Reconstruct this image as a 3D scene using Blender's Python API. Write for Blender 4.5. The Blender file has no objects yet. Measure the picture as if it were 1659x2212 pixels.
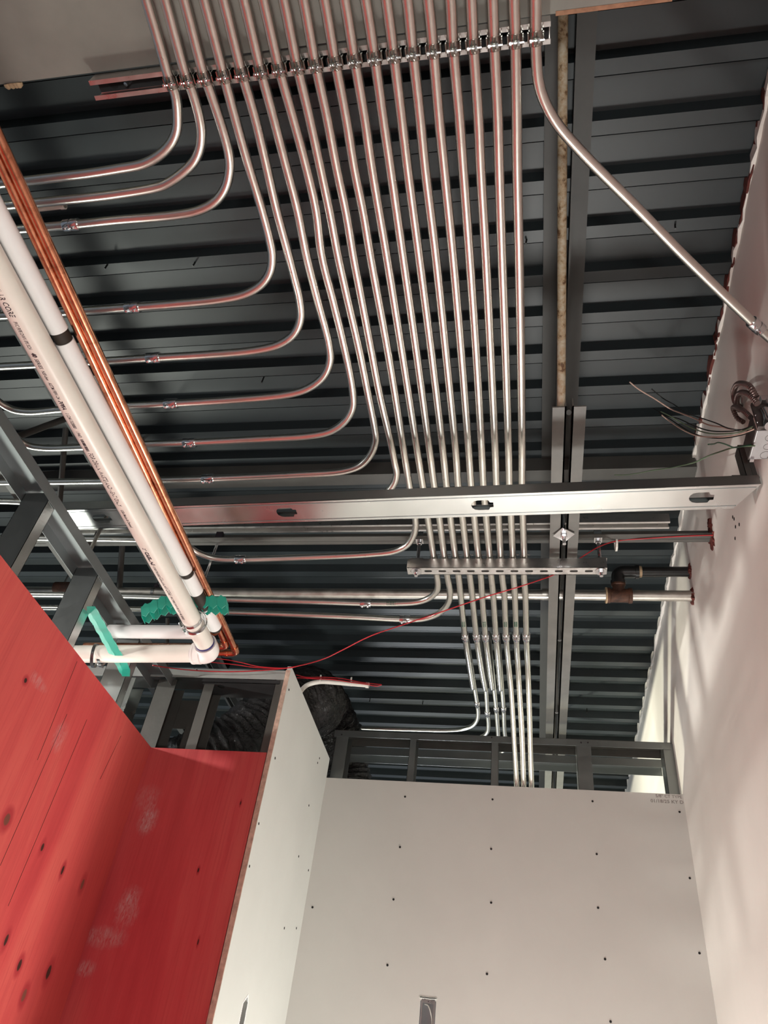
import bpy, bmesh, math, random
from mathutils import Vector, Matrix
random.seed(7)
D = bpy.data
sc = bpy.context.scene
COL = sc.collection

# ------------------------------------------------------------------ camera
W, H, F = 1659.0, 2212.0, 1667.68
RM = Matrix(((0.9836268791883822, 0.013883858202488886, 0.17968138751561638),
             (0.14131282047414356, -0.6781770100852857, -0.7211841857399709),
             (0.11184296718062514, 0.7347674335959614, -0.6690351031291543)))
EYE = Vector((0, 0, 1.6))
cam = D.cameras.new('camera'); camo = D.objects.new('camera', cam); COL.objects.link(camo)
cam.sensor_fit = 'VERTICAL'; cam.sensor_height = 36.0; cam.lens = 36.0*F/H
cam.clip_start = 0.02; cam.clip_end = 100
camo.matrix_world = Matrix.Translation(EYE) @ RM.to_4x4()
sc.camera = camo

# ------------------------------------------------------------------ light
world = D.worlds.new('world'); sc.world = world; world.use_nodes = True
world.node_tree.nodes['Background'].inputs[0].default_value = (0.75, 0.85, 1.0, 1)
world.node_tree.nodes['Background'].inputs[1].default_value = 0.20

def area(name, loc, target, size, power, color=(1, 0.93, 0.84), spread=180):
    l = D.lights.new(name, 'AREA'); l.energy = power; l.color = color
    l.shape = 'RECTANGLE'; l.size = size; l.size_y = size; l.spread = math.radians(spread)
    o = D.objects.new(name, l); COL.objects.link(o); o.location = loc
    o.rotation_euler = (Vector(target)-Vector(loc)).to_track_quat('-Z', 'Y').to_euler()
    return o

area('work_or_fill_light', (0.05, 2.95, 0.45), (-0.05, 2.6, 3.3), 0.4, 50, (1, .985, .94))
area('work_or_fill_light', (0.1, -0.7, 1.0), (-0.2, 1.0, 3.3), 0.25, 25, (1, .985, .95))  # unseen fill light added behind the camera to lift the overhead metal
area('work_or_fill_light', (-3.2, 3.2, 1.4), (-2.4, 2.4, 3.8), 0.5, 55, (0.96, 1.0, 0.90))
area('work_or_fill_light', (-3.3, 1.9, 2.48), (0.64, 2.6, 3.1), 0.10, 4.5, (1, .98, .92), 44)
area('work_or_fill_light', (-3.2, 1.2, 3.19), (-0.95, 2.56, 2.72), 0.10, 3.2, (1, .98, .92), 56)
area('work_or_fill_light', (-0.9, 6.6, 1.2), (-0.4, 3.4, 3.8), 0.5, 38, (0.92, 0.97, 1.0))
area('work_or_fill_light', (-1.6, 5.2, 1.9), (0.64, 3.9, 3.75), 0.15, 14, (1.0, 0.97, 0.78), 60)

sc.view_settings.view_transform = 'Standard'
sc.view_settings.look = 'None'
sc.view_settings.exposure = 0.0
sc.view_settings.gamma = 1.0
sc.view_settings.use_curve_mapping = False

# ------------------------------------------------------------------ measuring: a picture point carried onto a known plane of the room
def ray(x, y):
    return RM @ Vector(((x-W/2)/F, -(y-H/2)/F, -1.0))
def onz(x, y, z):
    d = ray(x, y); return EYE + d*((z-EYE.z)/d.z)
def onx(x, y, X):
    d = ray(x, y); return EYE + d*(X/d.x)
def ony(x, y, Y):
    d = ray(x, y); return EYE + d*(Y/d.y)

# ------------------------------------------------------------------ object helpers
WL = {}
def tag(o, label=None, cat=None, group=None, kind=None):
    if label: o['label'] = label
    if cat: o['category'] = cat
    if group: o['group'] = group
    if kind: o['kind'] = kind
    return o
def thing(name, loc, label, cat, group=None):
    o = D.objects.new(name, None); COL.objects.link(o); o.location = loc
    o.empty_display_size = 0.05
    WL[o.name] = Vector(loc)
    return tag(o, label, cat, group)
def obj(name, bm, mat, parent=None, smooth=None, bevel=0.0):
    bmesh.ops.recalc_face_normals(bm, faces=bm.faces[:])
    if bevel > 0:
        es = [e for e in bm.edges if len(e.link_faces) == 2 and e.calc_face_angle(0) > 0.6]
        bmesh.ops.bevel(bm, geom=es, offset=bevel, segments=2, affect='EDGES', profile=0.6)
    me = D.meshes.new(name)
    if bm.verts:
        lo = Vector([min(v.co[i] for v in bm.verts) for i in range(3)])
        hi = Vector([max(v.co[i] for v in bm.verts) for i in range(3)])
        c = (lo+hi)/2
    else: c = Vector((0, 0, 0))
    for v in bm.verts: v.co -= c
    bm.to_mesh(me); bm.free()
    if smooth is not None:
        for p in me.polygons: p.use_smooth = True
        if smooth < 3:
            me.set_sharp_from_angle(angle=smooth)
    me.materials.append(mat)
    o = D.objects.new(name, me); COL.objects.link(o)
    o.location = c
    WL[o.name] = c
    if parent is not None:
        o.parent = parent; o.matrix_parent_inverse = Matrix.Translation(-WL[parent.name])
    return o

def BM(): return bmesh.new()
def box(bm, x0, x1, y0, y1, z0, z1):
    vs = [bm.verts.new((x, y, z)) for x in (x0, x1) for y in (y0, y1) for z in (z0, z1)]
    for f in ((0, 1, 3, 2), (4, 6, 7, 5), (0, 4, 5, 1), (2, 3, 7, 6), (0, 2, 6, 4), (1, 5, 7, 3)):
        bm.faces.new([vs[i] for i in f])
    return vs
def hexa(bm, P):      # eight points, bottom ring then top ring
    vs = [bm.verts.new(p) for p in P]
    for f in ((0, 1, 2, 3), (4, 7, 6, 5), (0, 4, 5, 1), (1, 5, 6, 2), (2, 6, 7, 3), (3, 7, 4, 0)):
        bm.faces.new([vs[i] for i in f])
def frame_of(t, up=None):
    t = t.normalized()
    u = up or Vector((0, 0, 1))
    if abs(t.dot(u)) > 0.98: u = Vector((1, 0, 0))
    n = (u - t*u.dot(t)).normalized()
    return n, t.cross(n)
def tube(bm, pts, r, seg=16, cap=True, radii=None):
    pts = [Vector(p) for p in pts]
    n = len(pts)
    tans = []
    for i in range(n):
        a = pts[max(0, i-1)]; b = pts[min(n-1, i+1)]
        tans.append((b-a).normalized())
    nn, bb = frame_of(tans[0])
    rings = []
    for i in range(n):
        t = tans[i]
        nn = (nn - t*nn.dot(t)).normalized(); bb = t.cross(nn)
        rr = radii[i] if radii else r
        rings.append([bm.verts.new(pts[i] + (nn*math.cos(a)+bb*math.sin(a))*rr) for a in [2*math.pi*k/seg for k in range(seg)]])
    for i in range(n-1):
        for k in range(seg):
            bm.faces.new((rings[i][k], rings[i][(k+1) % seg], rings[i+1][(k+1) % seg], rings[i+1][k]))
    if cap:
        bm.faces.new(rings[0][::-1]); bm.faces.new(rings[-1])
    return rings
def spline(pts, sub=6):
    pts = [Vector(p) for p in pts]; out = []
    n = len(pts)
    for i in range(n-1):
        p0 = pts[i-1] if i > 0 else pts[0]*2-pts[1]
        p1, p2 = pts[i], pts[i+1]
        p3 = pts[i+2] if i+2 < n else pts[-1]*2-pts[-2]
        # centripetal Catmull-Rom
        t0 = 0; t1 = t0+max((p1-p0).length, 1e-5)**.5; t2 = t1+max((p2-p1).length, 1e-5)**.5; t3 = t2+max((p3-p2).length, 1e-5)**.5
        for s in range(sub):
            t = t1+(t2-t1)*s/sub
            a1 = p0*((t1-t)/(t1-t0))+p1*((t-t0)/(t1-t0)); a2 = p1*((t2-t)/(t2-t1))+p2*((t-t1)/(t2-t1)); a3 = p2*((t3-t)/(t3-t2))+p3*((t-t2)/(t3-t2))
            b1 = a1*((t2-t)/(t2-t0))+a2*((t-t0)/(t2-t0)); b2 = a2*((t3-t)/(t3-t1))+a3*((t-t1)/(t3-t1))
            out.append(b1*((t2-t)/(t2-t1))+b2*((t-t1)/(t2-t1)))
    out.append(pts[-1]); return out
def fillet(pts, r, seg=8):
    pts = [Vector(p) for p in pts]; out = [pts[0]]
    for i in range(1, len(pts)-1):
        a, b, c = pts[i-1], pts[i], pts[i+1]
        u = (a-b).normalized(); v = (c-b).normalized()
        ang = math.acos(max(-1, min(1, u.dot(v))))
        if ang > 3.1: out.append(b); continue
        d = min(r/math.tan(ang/2), (a-b).length*.49, (c-b).length*.49)
        rr = d*math.tan(ang/2)
        ctr = b+(u+v).normalized()*(rr/math.sin(ang/2))
        s = (b+u*d)-ctr; e = (b+v*d)-ctr
        for k in range(seg+1):
            out.append(ctr+s.normalized().slerp(e.normalized(), k/seg)*rr)
    out.append(pts[-1]); return out
def extrude_profile(bm, prof, a, b, ux, uy, closed=True):
    """prof: (u,v) points, swept from a to b; ux, uy: axes of the profile"""
    a, b, ux, uy = Vector(a), Vector(b), Vector(ux), Vector(uy)
    A = [bm.verts.new(a+ux*p[0]+uy*p[1]) for p in prof]
    B = [bm.verts.new(b+ux*p[0]+uy*p[1]) for p in prof]
    n = len(prof)
    for i in range(n if closed else n-1):
        j = (i+1) % n
        bm.faces.new((A[i], A[j], B[j], B[i]))
    if closed:
        bm.faces.new(A[::-1]); bm.faces.new(B)
def channel_prof(w, d, lip, t):
    """open channel: web of width w at v=0, legs of depth d towards +v, lips turned in"""
    h = w/2
    return [(-h, 0), (h, 0), (h, d), (h-lip, d), (h-lip, d-t), (h-t, d-t), (h-t, t), (-h+t, t), (-h+t, d-t), (-h+lip, d-t), (-h+lip, d), (-h, d)]
def lathe(bm, prof, a, axis, seg=20, up=None, cap=True):
    """prof: (s along axis, radius)"""
    a = Vector(a); t = Vector(axis).normalized(); n, b = frame_of(t, up)
    rings = []
    for s, r in prof:
        rings.append([bm.verts.new(a+t*s+(n*math.cos(2*math.pi*k/seg)+b*math.sin(2*math.pi*k/seg))*max(r, 1e-5)) for k in range(seg)])
    for i in range(len(rings)-1):
        for k in range(seg):
            bm.faces.new((rings[i][k], rings[i][(k+1) % seg], rings[i+1][(k+1) % seg], rings[i+1][k]))
    if cap:
        bm.faces.new(rings[0][::-1]); bm.faces.new(rings[-1])
def hexnut(bm, c, axis, r, h):
    lathe(bm, [(-h/2, r), (h/2, r)], c, axis, seg=6)
def ring_band(bm, c, axis, r, w, t, seg=24, a0=0.0, a1=2*math.pi, up=None):
    c = Vector(c); ax = Vector(axis).normalized(); n, b = frame_of(ax, up)
    full = abs(a1-a0-2*math.pi) < 1e-6
    N = seg if full else seg+1
    R = []
    for k in range(N):
        a = a0+(a1-a0)*k/seg
        d = n*math.cos(a)+b*math.sin(a)
        R.append([bm.verts.new(c+d*rr+ax*s) for rr, s in ((r, -w/2), (r, w/2), (r+t, w/2), (r+t, -w/2))])
    for k in range(seg):
        A = R[k]; B = R[(k+1) % N]
        for i in range(4):
            j = (i+1) % 4
            bm.faces.new((A[i], A[j], B[j], B[i]))
    if not full:
        bm.faces.new(R[0]); bm.faces.new(R[-1][::-1])
def plate_holes(bm, outer, holes, O, U, V, t):
    """flat plate with openings, in the plane O + u U + v V, thickness t along U x V"""
    O, U, V = Vector(O), Vector(U), Vector(V); N = U.cross(V).normalized()
    tmp = bmesh.new()
    for loop in [outer]+holes:
        vs = [tmp.verts.new((p[0], p[1], 0)) for p in loop]
        for i in range(len(vs)): tmp.edges.new((vs[i], vs[(i+1) % len(vs)]))
    bmesh.ops.triangle_fill(tmp, use_beauty=True, use_dissolve=False, edges=tmp.edges[:])
    tmp.verts.index_update()
    for s in (0, 1):
        vm = {v: bm.verts.new(O+U*v.co.x+V*v.co.y+N*(t*s)) for v in tmp.verts}
        for f in tmp.faces: bm.faces.new([vm[v] for v in (f.verts if s else reversed(f.verts))])
    tmp.free()
    for loop in [outer]+holes:
        a = [bm.verts.new(O+U*p[0]+V*p[1]) for p in loop]; b = [bm.verts.new(O+U*p[0]+V*p[1]+N*t) for p in loop]
        for i in range(len(a)):
            j = (i+1) % len(a); bm.faces.new((a[i], a[j], b[j], b[i]))
    bmesh.ops.remove_doubles(bm, verts=bm.verts[:], dist=1e-6)

# ------------------------------------------------------------------ materials
def nt(name):
    m = D.materials.new(name); m.use_nodes = True
    t = m.node_tree; b = t.nodes['Principled BSDF']
    return m, t, b
def add(t, typ, **kw):
    n = t.nodes.new(typ)
    for k, v in kw.items():
        if k.startswith('i_'):
            key = k[2:]
            n.inputs[int(key) if key.isdigit() else key.replace('_', ' ')].default_value = v
        else: setattr(n, k, v)
    return n
def mixc(t, fac, a, b, blend='MIX'):
    n = t.nodes.new('ShaderNodeMix'); n.data_type = 'RGBA'; n.blend_type = blend
    for sock, v in ((n.inputs[0], fac), (n.inputs[6], a), (n.inputs[7], b)):
        if hasattr(v, 'is_output'): t.links.new(v, sock)
        elif isinstance(v, (int, float)): sock.default_value = v
        else: sock.default_value = (*v, 1)
    return n.outputs[2]
def noise(t, scale, vec=None, detail=4, rough=.6, dist=0.0):
    n = add(t, 'ShaderNodeTexNoise'); n.inputs['Scale'].default_value = scale
    n.inputs['Detail'].default_value = detail; n.inputs['Roughness'].default_value = rough
    n.inputs['Distortion'].default_value = dist
    if vec is not None: t.links.new(vec, n.inputs['Vector'])
    return n.outputs[0]
def ramp(t, src, stops):
    n = t.nodes.new('ShaderNodeValToRGB'); t.links.new(src, n.inputs[0])
    e = n.color_ramp.elements
    while len(e) < len(stops): e.new(.5)
    for x, (p, c) in zip(e, stops):
        x.position = p; x.color = (*c, 1) if not isinstance(c, (int, float)) else (c, c, c, 1)
    return n.outputs[0]
def coords(t, scale=(1, 1, 1), world_space=True):
    if world_space:
        g = add(t, 'ShaderNodeNewGeometry').outputs['Position']
    else: g = add(t, 'ShaderNodeTexCoord').outputs['Object']
    m = add(t, 'ShaderNodeMapping'); m.inputs['Scale'].default_value = scale
    t.links.new(g, m.inputs[0]); return m.outputs[0]
def bump(t, b, src, strength, dist=0.002):
    n = add(t, 'ShaderNodeBump'); n.inputs['Strength'].default_value = strength; n.inputs['Distance'].default_value = dist
    t.links.new(src, n.inputs['Height']); t.links.new(n.outputs[0], b.inputs['Normal'])
def simple(name, col, rough=.5, metal=0.0, var=.12, vs=14, bs=0.0, bscale=60, spec=.5, coat=0.0):
    m, t, b = nt(name)
    v = coords(t)
    n = noise(t, vs, v, 5)
    lo = tuple(c*(1-var) for c in col); hi = tuple(min(1, c*(1+var)) for c in col)
    t.links.new(ramp(t, n, [(.3, lo), (.7, hi)]), b.inputs['Base Color'])
    b.inputs['Roughness'].default_value = rough; b.inputs['Metallic'].default_value = metal
    b.inputs['Specular IOR Level'].default_value = spec
    if coat: b.inputs['Coat Weight'].default_value = coat
    if bs: bump(t, b, noise(t, bscale, v, 3), bs)
    return m
M = {}
def galv(name, col, r0, r1, scale=30, stains=.15):
    m, t, b = nt(name); v = coords(t)
    n1 = noise(t, scale, v, 6, .7); n2 = noise(t, scale*.18, v, 3)
    c = ramp(t, n1, [(.3, tuple(x*(1-stains) for x in col)), (.6, col)])
    t.links.new(mixc(t, n2, c, tuple(x*.9 for x in col)), b.inputs['Base Color'])
    b.inputs['Metallic'].default_value = 1.0
    r = add(t, 'ShaderNodeMapRange'); t.links.new(n1, r.inputs[0]); r.inputs[1].default_value = .3; r.inputs[2].default_value = .7
    r.inputs[3].default_value = r0; r.inputs[4].default_value = r1
    t.links.new(r.outputs[0], b.inputs['Roughness'])
    return m
M['emt'] = galv('galvanized_conduit', (.84, .83, .77), .27, .31, 25, .06)
M['zinc'] = galv('bright_zinc', (.82, .83, .85), .12, .25, 60)
M['strut'] = galv('strut_metal', (.72, .70, .68), .25, .4, 40)
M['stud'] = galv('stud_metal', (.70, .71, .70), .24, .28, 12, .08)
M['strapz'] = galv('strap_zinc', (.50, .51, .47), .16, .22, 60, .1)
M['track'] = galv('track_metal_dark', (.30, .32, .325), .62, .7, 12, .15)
M['studflat'] = galv('stud_metal_shaded', (.34, .355, .35), .40, .48, 12, .1)  # shaded copy of the stud metal, darker in colour for dim faces
M['oldpipe'] = galv('old_galvanized_pipe', (.62, .59, .54), .32, .5, 18, .35)
M['deck'] = simple('deck_paint', (.023, .030, .033), .42, 0, .10, 6, .05, 90, .5)
M['steel'] = simple('primed_steel', (.078, .076, .069), .5, 0, .15, 8, .15, 60)
M['chord'] = simple('joist_steel_pale', (.15, .148, .135), .45, 0, .15, 8, .1, 60)
M['darksteel'] = simple('joist_steel_dark', (.034, .033, .030), .5, 0, .15, 8, .1, 60)
M['capgrey'] = simple('grey_galvanized', (.30, .31, .295), .6, .0, .1, 12)  # flat mid grey for the cap track's front flange
M['dull'] = simple('dull_steel_or_shade', (.030, .030, .031), .85, 0, .2, 10, 0, 60, .2)
M['beam'] = simple('beam_primer', (.21, .20, .175), .5, 0, .12, 5, .1, 40)
M['beamedge'] = simple('rust_edge', (.32, .16, .09), .7, 0, .3, 40)
M['drywall'] = simple('drywall_paper', (.62, .60, .565), .85, 0, .03, 3, .05, 300, .2)
M['drywall2'] = simple('drywall_face_white', (.61, .62, .585), .85, 0, .03, 3, .05, 300, .2)
M['gypsum'] = simple('gypsum_core', (.60, .44, .35), .95, 0, .25, 60, .6, 120, .1)
M['paint'] = simple('wall_paint', (.81, .775, .725), .8, 0, .05, 1.7, .12, 60, .25)
M['caulk'] = simple('red_firestop', (.10, .018, .012), .75, 0, .5, 50, .8, 70)
M['pvc'] = simple('white_pvc', (.80, .765, .69), .33, 0, .04, 9, 0, 60)
M['fitting'] = simple('pvc_fitting', (.86, .83, .80), .22, 0, .02, 9)
M['primer'] = simple('purple_primer', (.035, .03, .16), .35, 0, .3, 60)
M['foam'] = simple('white_insulation', (.80, .79, .78), .6, 0, .02, 8)
M['rubber'] = simple('brown_pipe_wrap', (.022, .014, .009), .7, 0, .3, 30)
M['teal'] = simple('teal_plastic', (.010, .30, .215), .38, 0, .08, 10)
M['black'] = simple('black_iron', (.010, .010, .010), .35, 0, .4, 30)
M['blackm'] = simple('black_marks', (.03, .022, .03), .7, 0, .2, 30)
M['inkgrey'] = simple('faded_ink', (.27, .24, .22), .9, 0, .3, 200)
M['inkgreen'] = simple('green_ink', (.02, .09, .05), .7, 0, .3, 300)
M['rust'] = simple('rusty_iron', (.07, .028, .014), .7, 0, .6, 40, .5, 90)
M['tape'] = simple('thread_tape', (.46, .33, .2), .8, 0, .2, 60)
M['redwire'] = simple('red_jacket', (.45, .012, .02), .4, 0, .1, 30)
M['cblack'] = simple('black_wire', (.008, .009, .008), .4, 0, .1, 30)
M['cgreen'] = simple('green_wire', (.012, .06, .03), .4, 0, .1, 30)
M['clgreen'] = simple('pale_green_wire', (.14, .2, .12), .4, 0, .1, 30)
M['cpink'] = simple('pale_pink_wire', (.55, .38, .31), .4, 0, .1, 30)
M['nylon'] = simple('white_nylon', (.75, .72, .66), .4, 0, .05, 30)
M['floor'] = simple('concrete_floor', (.42, .40, .37), .8, 0, .2, 3, .2, 40)
M['boxgrey'] = simple('steel_box', (.50, .50, .51), .35, .6, .08, 20)
M['boxdark'] = simple('dark_box_side', (.10, .085, .08), .45, .5, .2, 20)
M['armor'] = simple('flex_armor', (.16, .12, .11), .35, .7, .2, 30)
M['hole'] = simple('dark_recess', (.012, .011, .011), .9, 0, .2, 30)
# copper with heat and handling stains
m, t, b = nt('copper'); v = coords(t); n1 = noise(t, 22, v, 6, .7, .6)
t.links.new(ramp(t, n1, [(.33, (.38, .15, .085)), (.5, (.66, .29, .17)), (.7, (.78, .39, .25))]), b.inputs['Base Color'])
b.inputs['Metallic'].default_value = 1; b.inputs['Roughness'].default_value = .24; M['copper'] = m
# light-coloured rod with rust freckles
m, t, b = nt('rusty_rod'); v = coords(t); n1 = noise(t, 38, v, 5, .7, .3)
t.links.new(ramp(t, n1, [(.36, (.10, .05, .02)), (.46, (.33, .24, .14)), (.62, (.42, .37, .28))]), b.inputs['Base Color'])
b.inputs['Roughness'].default_value = .55; bump(t, b, n1, .4); M['rod'] = m
# shiny black flexible duct jacket
m, t, b = nt('black_duct_film'); v = coords(t); n1 = noise(t, 26, v, 5, .6, 2.0)
b.inputs['Base Color'].default_value = (.018, .016, .016, 1); b.inputs['Roughness'].default_value = .22
bump(t, b, n1, .8, .02); M['film'] = m

# red stained plywood: grain runs along world Z
def plywood(name, base, dark, pale, gx, knots, cracks, smudges, plane):
    m, t, b = nt(name)
    pos = add(t, 'ShaderNodeNewGeometry').outputs['Position']
    mp = add(t, 'ShaderNodeMapping'); t.links.new(pos, mp.inputs[0]); mp.inputs['Scale'].default_value = (gx, gx, gx*.10)
    g1 = noise(t, 1.0, mp.outputs[0], 8, .62, .7)
    mp2 = add(t, 'ShaderNodeMapping'); t.links.new(pos, mp2.inputs[0]); mp2.inputs['Scale'].default_value = (2.2, 2.2, .9)
    g2 = noise(t, 1.0, mp2.outputs[0], 3, .5, .5)
    c = ramp(t, g1, [(.28, dark), (.5, base), (.72, pale)])
    c = mixc(t, ramp(t, g2, [(.35, 0), (.7, .55)]), c, pale)
    mp3 = add(t, 'ShaderNodeMapping'); t.links.new(pos, mp3.inputs[0]); mp3.inputs['Scale'].default_value = (160, 160, 5)
    g3 = noise(t, 1.0, mp3.outputs[0], 3, .6)
    c = mixc(t, ramp(t, g3, [(.33, .30), (.5, 0)]), c, dark)
    def ell(cx, cz, a, bb, soft, wob=.0):
        s = add(t, 'ShaderNodeVectorMath', operation='SUBTRACT'); t.links.new(pos, s.inputs[0])
        s.inputs[1].default_value = (cx, 0, cz) if plane == 'x' else (0, cx, cz)
        k = add(t, 'ShaderNodeVectorMath', operation='MULTIPLY'); t.links.new(s.outputs[0], k.inputs[0])
        k.inputs[1].default_value = (1/a, 0, 1/bb) if plane == 'x' else (0, 1/a, 1/bb)
        l = add(t, 'ShaderNodeVectorMath', operation='LENGTH'); t.links.new(k.outputs[0], l.inputs[0])
        src = l.outputs['Value']
        if wob:
            w = noise(t, 60 if wob < 1 else 24, pos, 5, .7)
            w2 = add(t, 'ShaderNodeMath', operation='MULTIPLY_ADD'); t.links.new(w, w2.inputs[0]); w2.inputs[1].default_value = wob; t.links.new(src, w2.inputs[2])
            src = w2.outputs[0]
        r = add(t, 'ShaderNodeMapRange'); t.links.new(src, r.inputs[0])
        r.inputs[1].default_value = 1+wob*.5; r.inputs[2].default_value = 1+wob*.5+soft; r.inputs[3].default_value = 1; r.inputs[4].default_value = 0
        return r.outputs[0]
    for (cx, cz, a, bb, dk) in knots:
        c = mixc(t, ell(cx, cz, a*1.0, bb*1.1, .8, .3), c, dark)
        c = mixc(t, ell(cx, cz, a*.55, bb*.6, .35, .4), c, (.03+dk*.1, .012+dk*.03, .008+dk*.02))
    for (y0, z0, y1, z1) in cracks:
        sep = add(t, 'ShaderNodeSeparateXYZ'); t.links.new(pos, sep.inputs[0])
        z = sep.outputs['Z']; h = sep.outputs['X' if plane == 'x' else 'Y']
        ln = add(t, 'ShaderNodeMapRange'); t.links.new(z, ln.inputs[0])
        ln.inputs[1].default_value = z1; ln.inputs[2].default_value = z0; ln.inputs[3].default_value = y1; ln.inputs[4].default_value = y0; ln.clamp = False
        df = add(t, 'ShaderNodeMath', operation='SUBTRACT'); t.links.new(h, df.inputs[0]); t.links.new(ln.outputs[0], df.inputs[1])
        ab = add(t, 'ShaderNodeMath', operation='ABSOLUTE'); t.links.new(df.outputs[0], ab.inputs[0])
        lt = add(t, 'ShaderNodeMath', operation='LESS_THAN'); t.links.new(ab.outputs[0], lt.inputs[0]); lt.inputs[1].default_value = .0012
        g = add(t, 'ShaderNodeMath', operation='GREATER_THAN'); t.links.new(z, g.inputs[0]); g.inputs[1].default_value = z1
        l2 = add(t, 'ShaderNodeMath', operation='LESS_THAN'); t.links.new(z, l2.inputs[0]); l2.inputs[1].default_value = z0
        mu = add(t, 'ShaderNodeMath', operation='MULTIPLY'); t.links.new(lt.outputs[0], mu.inputs[0]); t.links.new(g.outputs[0], mu.inputs[1])
        mu2 = add(t, 'ShaderNodeMath', operation='MULTIPLY'); t.links.new(mu.outputs[0], mu2.inputs[0]); t.links.new(l2.outputs[0], mu2.inputs[1])
        c = mixc(t, mu2.outputs[0], c, (.04, .008, .006))
    for (cx, cz, a, bb, s) in smudges:
        e = ell(cx, cz, a*.8, bb*.8, 1.3, 2.0)
        mpw = add(t, 'ShaderNodeMapping'); t.links.new(pos, mpw.inputs[0]); mpw.inputs['Scale'].default_value = (120, 120, 30)
        wisp = ramp(t, noise(t, 1.0, mpw.outputs[0], 5, .75, 1.2), [(.40, 0), (.66, 1)])
        mm0 = add(t, 'ShaderNodeMath', operation='MULTIPLY'); t.links.new(e, mm0.inputs[0]); t.links.new(wisp, mm0.inputs[1])
        mm = add(t, 'ShaderNodeMath', operation='MULTIPLY'); t.links.new(mm0.outputs[0], mm.inputs[0]); mm.inputs[1].default_value = s*1.3; mm.use_clamp = True
        c = mixc(t, mm.outputs[0], c, (.55, .38, .37))
    t.links.new(c, b.inputs['Base Color'])
    b.inputs['Roughness'].default_value = .62; b.inputs['Specular IOR Level'].default_value = .3
    bump(t, b, g1, .15, .002)
    return m
M['plyL'] = plywood('red_plywood_side', (.58, .066, .066), (.43, .038, .044), (.68, .13, .105), 6,
    [(2.134, 2.273, .010, .016, .3), (2.28, 2.257, .009, .018, .2), (2.419, 2.26, .012, .022, 1.6), (2.243, 1.994, .012, .02, .2),
     (2.404, 2.012, .015, .026, .3), (1.926, 2.272, .018, .022, 1.5), (2.32, 1.937, .014, .022, 1.8), (1.747, 2.593, .010, .010, .1), (2.137, 2.03, .01, .02, .2)],
    [(1.93, 2.77, 1.945, 2.45), (2.10, 2.66, 2.085, 2.10), (1.99, 2.62, 1.98, 2.17), (2.33, 2.72, 2.30, 2.55)], [(1.80, 2.62, .03, .012, .35), (2.0, 2.55, .02, .03, .3)], 'y')
M['plyF'] = plywood('red_plywood_front', (.56, .066, .074), (.42, .036, .046), (.64, .12, .11), 6,
    [(-.99, 2.60, .003, .010, .1), (-1.02, 2.16, .003, .012, .1), (-1.08, 2.37, .004, .01, .1)],
    [], [(-1.312, 2.524, .022, .035, .75), (-1.285, 2.24, .026, .04, .55), (-1.33, 2.15, .05, .02, .45), (-1.34, 2.60, .03, .03, .3), (-1.36, 2.06, .02, .015, .5)], 'x')

# ------------------------------------------------------------------ setting
ZD = 3.86535; Y0 = 0.61729; P = .1524; RW = .04175; WH = .038
def structure(name, bm, mat, parent=None, **kw):
    o = obj(name, bm, mat, parent, **kw)
    if parent is None: o['kind'] = 'structure'
    return o
bm = BM(); box(bm, -5, .9, -3.2, 8, -.05, 0); structure('floor', bm, M['floor'])
# ribbed metal roof deck
bm = BM(); prof = []
for k in range(-26, 50):
    f = Y0+k*P; n = f-RW
    prof += [(n-.010, ZD+WH), (n, ZD), (f-.0025, ZD), (f-.0022, ZD+.006), (f-.0004, ZD+.006), (f, ZD), (f+.010, ZD+WH)]  # small groove at each rib's far edge, added to draw its thin shadow line
X0, X1 = -5.0, .70
for dz in (0, .0015):
    A = [bm.verts.new((X0, p[0], p[1]+dz)) for p in prof]; B = [bm.verts.new((X1, p[0], p[1]+dz)) for p in prof]
    for i in range(len(prof)-1): bm.faces.new((A[i], A[i+1], B[i+1], B[i]))
structure('ceiling', bm, M['deck'])
# right wall, notched around the deck ribs
XW = .64
bm = BM(); box(bm, XW, XW+.14, -3.2, 8, 0, ZD+.05); structure('wall_right', bm, M['paint'])
# ragged joint compound where the right wall meets the deck
bm = BM()
y = .3; prev = None
while y < 5.0:
    zb = ZD - random.uniform(.004, .022); th = random.uniform(.004, .012)
    cur = (y, zb, th)
    if prev:
        ya, za, ta = prev
        hexa(bm, [(XW-ta, ya, za), (XW-th, y, zb), (XW+.01, y, zb), (XW+.01, ya, za), (XW-ta*.6, ya, ZD+.03), (XW-th*.6, y, ZD+.03), (XW+.01, y, ZD+.03), (XW+.01, ya, ZD+.03)])
    prev = cur; y += random.uniform(.012, .05)
structure('trim_1', bm, M['paint'])
bm = BM(); y = .85; prev = None
while y < 2.10:
    zb = ZD - random.uniform(.0, .018); th = random.uniform(.003, .012)
    cur = (y, zb, th)
    if prev:
        ya, za, ta = prev
        hexa(bm, [(XW-ta, ya, za), (XW-th, y, zb), (XW-.002, y, zb), (XW-.002, ya, za), (XW-ta, ya, ZD+.03), (XW-th, y, ZD+.03), (XW-.002, y, ZD+.03), (XW-.002, ya, ZD+.03)])
    prev = cur; y += random.uniform(.012, .04)
structure('trim_2', bm, M['caulk'])
# left red plywood wall
YR = 2.56; XL = -1.39; ZR = 2.789
bm = BM(); box(bm, XL-.016, XL, -.7, YR+.0, 0, ZR); structure('wall_left', bm, M['plyL'])
bm = BM(); box(bm, XL-.016, XL, -3.2, -.702, 0, ZR); structure('wall_near_unseen', bm, M['drywall2'])  # unseen stretch of the left wall, made white to cut red reflections
bm = BM(); box(bm, XL-.016, -.937, YR, YR+.016, 0, ZR); structure('wall_return', bm, M['plyF'])
bm = BM(); box(bm, XL, .64, -3.3, -3.2, 0, 3.2); structure('wall_back', bm, M['drywall2'])
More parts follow.
